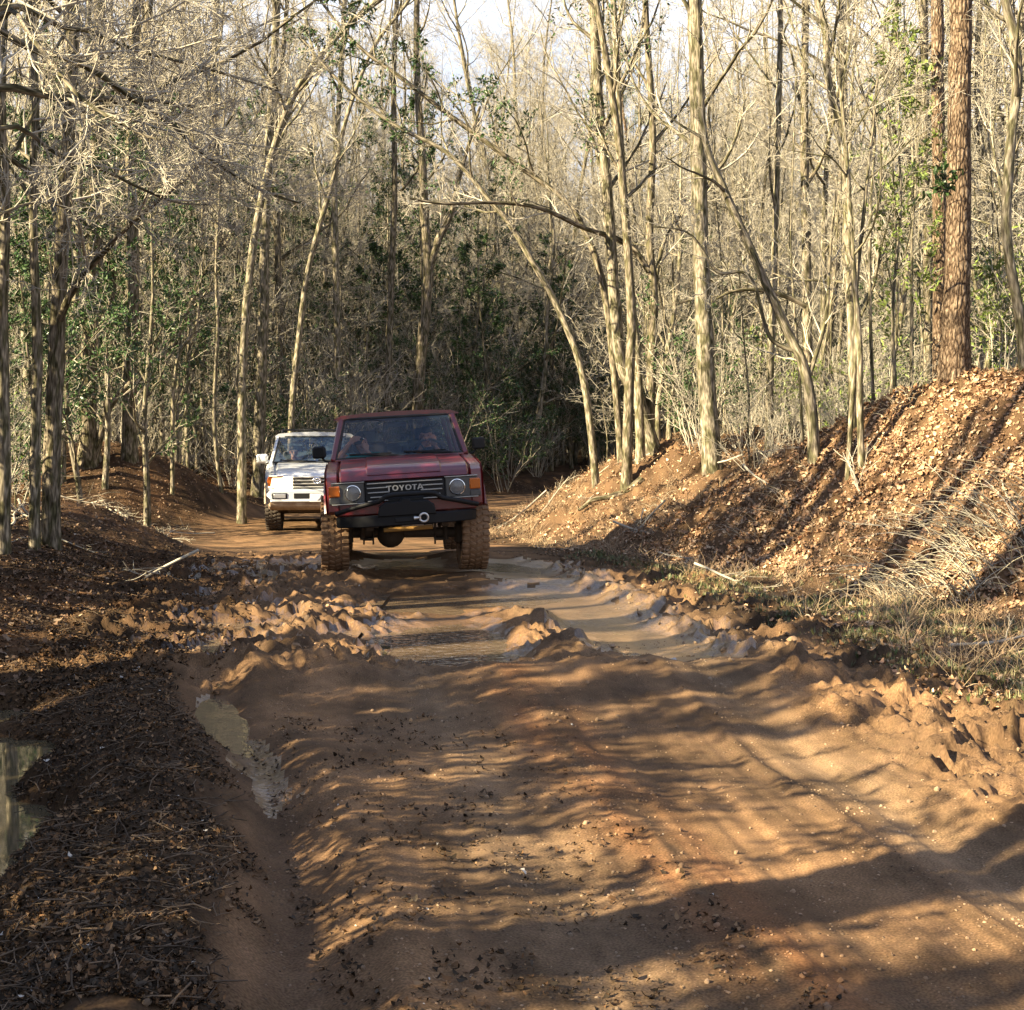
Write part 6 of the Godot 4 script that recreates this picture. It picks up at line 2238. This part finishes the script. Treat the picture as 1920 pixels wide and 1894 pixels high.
func build_person(label: String, car: Transform3D, o: Dictionary, shirt: String) -> Node3D:
	# joints are given in the car's own axes (x right in the photo, y up, z forward)
	var seat: Vector3 = o.hip
	var t := thing("person", label, "person")
	t.transform = car * Transform3D(Basis(), seat)
	var j := {}
	for key in o:
		if o[key] is Vector3:
			j[key] = o[key] - seat
	var body := Solid.new()
	var head: Vector3 = j.head
	var face: Vector3 = o.face.normalized()
	var right := Vector3.UP.cross(face).normalized()
	var up := face.cross(right)
	var bones := [[j.hip, j.chest, 0.15, 0.15], [j.chest, j.neck, 0.13, 0.06], [j.neck, head - up * 0.05, 0.055, 0.055], [j.chest + Vector3(-0.06, 0.03, 0), j.shoulder_a, 0.09, 0.06], [j.chest + Vector3(0.06, 0.03, 0), j.shoulder_b, 0.09, 0.06], [j.shoulder_a, j.elbow_a, 0.052, 0.042], [j.elbow_a, j.wrist_a, 0.041, 0.026], [j.shoulder_b, j.elbow_b, 0.052, 0.042], [j.elbow_b, j.wrist_b, 0.041, 0.026], [j.hip + Vector3(-0.09, -0.02, 0), j.knee + Vector3(-0.1, 0, 0), 0.085, 0.06], [j.hip + Vector3(0.09, -0.02, 0), j.knee + Vector3(0.1, 0, 0), 0.085, 0.06]]
	skin_over(bones, 0.016, 0.03, body)
	skin_over([[head + up * 0.025 - face * 0.012, head + up * 0.03 + face * 0.012, 0.082, 0.078], [head + face * 0.015 - up * 0.02, head + face * 0.035 - up * 0.075, 0.066, 0.036], [head + face * 0.085 + up * 0.012, head + face * 0.104 - up * 0.022, 0.008, 0.014], [head + face * 0.088 - up * 0.052 - right * 0.016, head + face * 0.088 - up * 0.052 + right * 0.016, 0.010, 0.010], [head + right * 0.083, head + right * 0.087 - up * 0.03, 0.014, 0.010], [head - right * 0.083, head - right * 0.087 - up * 0.03, 0.014, 0.010], [head + face * 0.072 + up * 0.03 - right * 0.05, head + face * 0.072 + up * 0.03 + right * 0.05, 0.014, 0.014], [head - up * 0.05 - face * 0.01, j.neck, 0.052, 0.056]], 0.006, 0.02, body)
	skin_over(hand_bones(j.wrist_a, o.hand_a, o.palm_a, 1.0, o.curl), 0.0042, 0.007, body)
	skin_over(hand_bones(j.wrist_b, o.hand_b, o.palm_b, -1.0, o.curl), 0.0042, 0.007, body)
	part("body", body.mesh(80.0), M.skin, t)
	var cloth := Solid.new()
	var sl: float = o.sleeve
	skin_over([[j.hip, j.chest, 0.165, 0.162], [j.chest, j.neck - Vector3(0, 0.05, 0), 0.142, 0.075], [j.chest + Vector3(-0.06, 0.03, 0), j.shoulder_a, 0.10, 0.07], [j.chest + Vector3(0.06, 0.03, 0), j.shoulder_b, 0.10, 0.07], [j.shoulder_a, (j.shoulder_a as Vector3).lerp(j.elbow_a, sl), 0.064, 0.058], [j.shoulder_b, (j.shoulder_b as Vector3).lerp(j.elbow_b, sl), 0.064, 0.058]], 0.016, 0.03, cloth)
	part("shirt", cloth.mesh(80.0), M[shirt], t)
	var legs := Solid.new()
	skin_over([[j.hip + Vector3(-0.09, -0.02, 0), j.knee + Vector3(-0.1, 0, 0), 0.097, 0.072], [j.hip + Vector3(0.09, -0.02, 0), j.knee + Vector3(0.1, 0, 0), 0.097, 0.072]], 0.018, 0.03, legs)
	part("trousers", legs.mesh(80.0), M.dark_shirt, t)
	var hair := Solid.new()
	skin_over([[head + up * 0.045 - face * 0.03, head + up * 0.055 + face * 0.02, 0.085, 0.075], [head - face * 0.045 + up * 0.02, head - face * 0.055 - up * o.hair, 0.075, 0.055], [head + right * 0.06 + up * 0.02 - face * 0.02, head + right * 0.065 - up * o.hair * 0.7 - face * 0.03, 0.036, 0.026], [head - right * 0.06 + up * 0.02 - face * 0.02, head - right * 0.065 - up * o.hair * 0.7 - face * 0.03, 0.036, 0.026]], 0.009, 0.02, hair)
	part("hair", hair.mesh(80.0), M.hair, t)
	for s in [-1, 1]:
		var eye := Solid.new().lathe([Vector2(0.001, -0.006), Vector2(0.0075, -0.003), Vector2(0.0095, 0.0), Vector2(0.0075, 0.003), Vector2(0.001, 0.006)], 10, Transform3D(Basis(right, up, face), head + face * 0.083 + up * 0.012 + right * s * 0.031))
		part("eye", eye.mesh(80.0), M.eye, t)
	return t


func build_people() -> void:
	var car := red_car.transform * red_roll
	build_person("passenger in the red off-roader in a teal top raising a phone to the face", car, {"hip": Vector3(-0.40, 1.0, -0.26), "chest": Vector3(-0.43, 1.27, -0.28), "neck": Vector3(-0.46, 1.40, -0.22), "head": Vector3(-0.485, 1.545, -0.15), "face": Vector3(0.12, -0.05, 1), "shoulder_a": Vector3(-0.61, 1.33, -0.24), "elbow_a": Vector3(-0.755, 1.365, 0.06), "wrist_a": Vector3(-0.615, 1.535, 0.055), "shoulder_b": Vector3(-0.27, 1.33, -0.24), "elbow_b": Vector3(-0.25, 1.20, 0.03), "wrist_b": Vector3(-0.40, 1.425, 0.05), "hand_a": Vector3(0.75, 0.5, 0.15), "palm_a": Vector3(0.2, -0.6, -0.8), "hand_b": Vector3(-0.35, 0.85, 0.1), "palm_b": Vector3(-0.6, -0.1, -0.8), "curl": 0.5, "knee": Vector3(-0.40, 1.02, 0.18), "sleeve": 0.42, "hair": 0.16}, "teal_shirt")
	var ph := Solid.new().box(Vector3.ZERO, Vector3(0.145, 0.072, 0.009), 0.004)
	var phone := thing("phone", "dark phone held up in front of the passenger's face in the red off-roader", "phone")
	phone.transform = car * Transform3D(Basis(Vector3.BACK, 0.12), Vector3(-0.485, 1.555, 0.062))
	part("case", ph.mesh(), M.black_plastic, phone)
	part("camera_lens", Solid.new().lathe([Vector2(0.007, 0.0045), Vector2(0.007, 0.0065), Vector2(0.001, 0.007)], 12, Transform3D(Basis(), Vector3(0.055, 0.022, 0))).mesh(), M.chrome, phone)
	build_person("driver of the red off-roader in a dark top with hands on the steering wheel", car, {"hip": Vector3(0.38, 1.0, -0.28), "chest": Vector3(0.38, 1.28, -0.34), "neck": Vector3(0.38, 1.42, -0.33), "head": Vector3(0.385, 1.57, -0.27), "face": Vector3(-0.1, -0.05, 1), "shoulder_a": Vector3(0.20, 1.35, -0.30), "elbow_a": Vector3(0.19, 1.22, -0.04), "wrist_a": Vector3(0.315, 1.46, 0.10), "shoulder_b": Vector3(0.56, 1.35, -0.30), "elbow_b": Vector3(0.62, 1.20, -0.05), "wrist_b": Vector3(0.475, 1.44, 0.08), "hand_a": Vector3(0.3, 0.85, 0.45), "palm_a": Vector3(0.3, -0.5, 0.8), "hand_b": Vector3(-0.2, 0.85, 0.45), "palm_b": Vector3(-0.3, -0.5, 0.8), "curl": 0.75, "knee": Vector3(0.38, 1.02, 0.15), "sleeve": 1.0, "hair": 0.05}, "dark_shirt")
	build_person("occupant dimly seen behind the windscreen of the white car", white_car.transform, {"hip": Vector3(-0.42, 0.92, -0.28), "chest": Vector3(-0.42, 1.20, -0.34), "neck": Vector3(-0.42, 1.34, -0.32), "head": Vector3(-0.43, 1.49, -0.26), "face": Vector3(0.05, -0.05, 1), "shoulder_a": Vector3(-0.60, 1.27, -0.30), "elbow_a": Vector3(-0.63, 1.08, -0.12), "wrist_a": Vector3(-0.52, 1.06, 0.10), "shoulder_b": Vector3(-0.24, 1.27, -0.30), "elbow_b": Vector3(-0.20, 1.08, -0.12), "wrist_b": Vector3(-0.31, 1.06, 0.10), "hand_a": Vector3(0.3, 0.0, 0.9), "palm_a": Vector3(0.1, -0.9, 0.0), "hand_b": Vector3(-0.3, 0.0, 0.9), "palm_b": Vector3(-0.1, -0.9, 0.0), "curl": 0.4, "knee": Vector3(-0.42, 0.95, 0.16), "sleeve": 1.0, "hair": 0.05}, "seat_cloth")
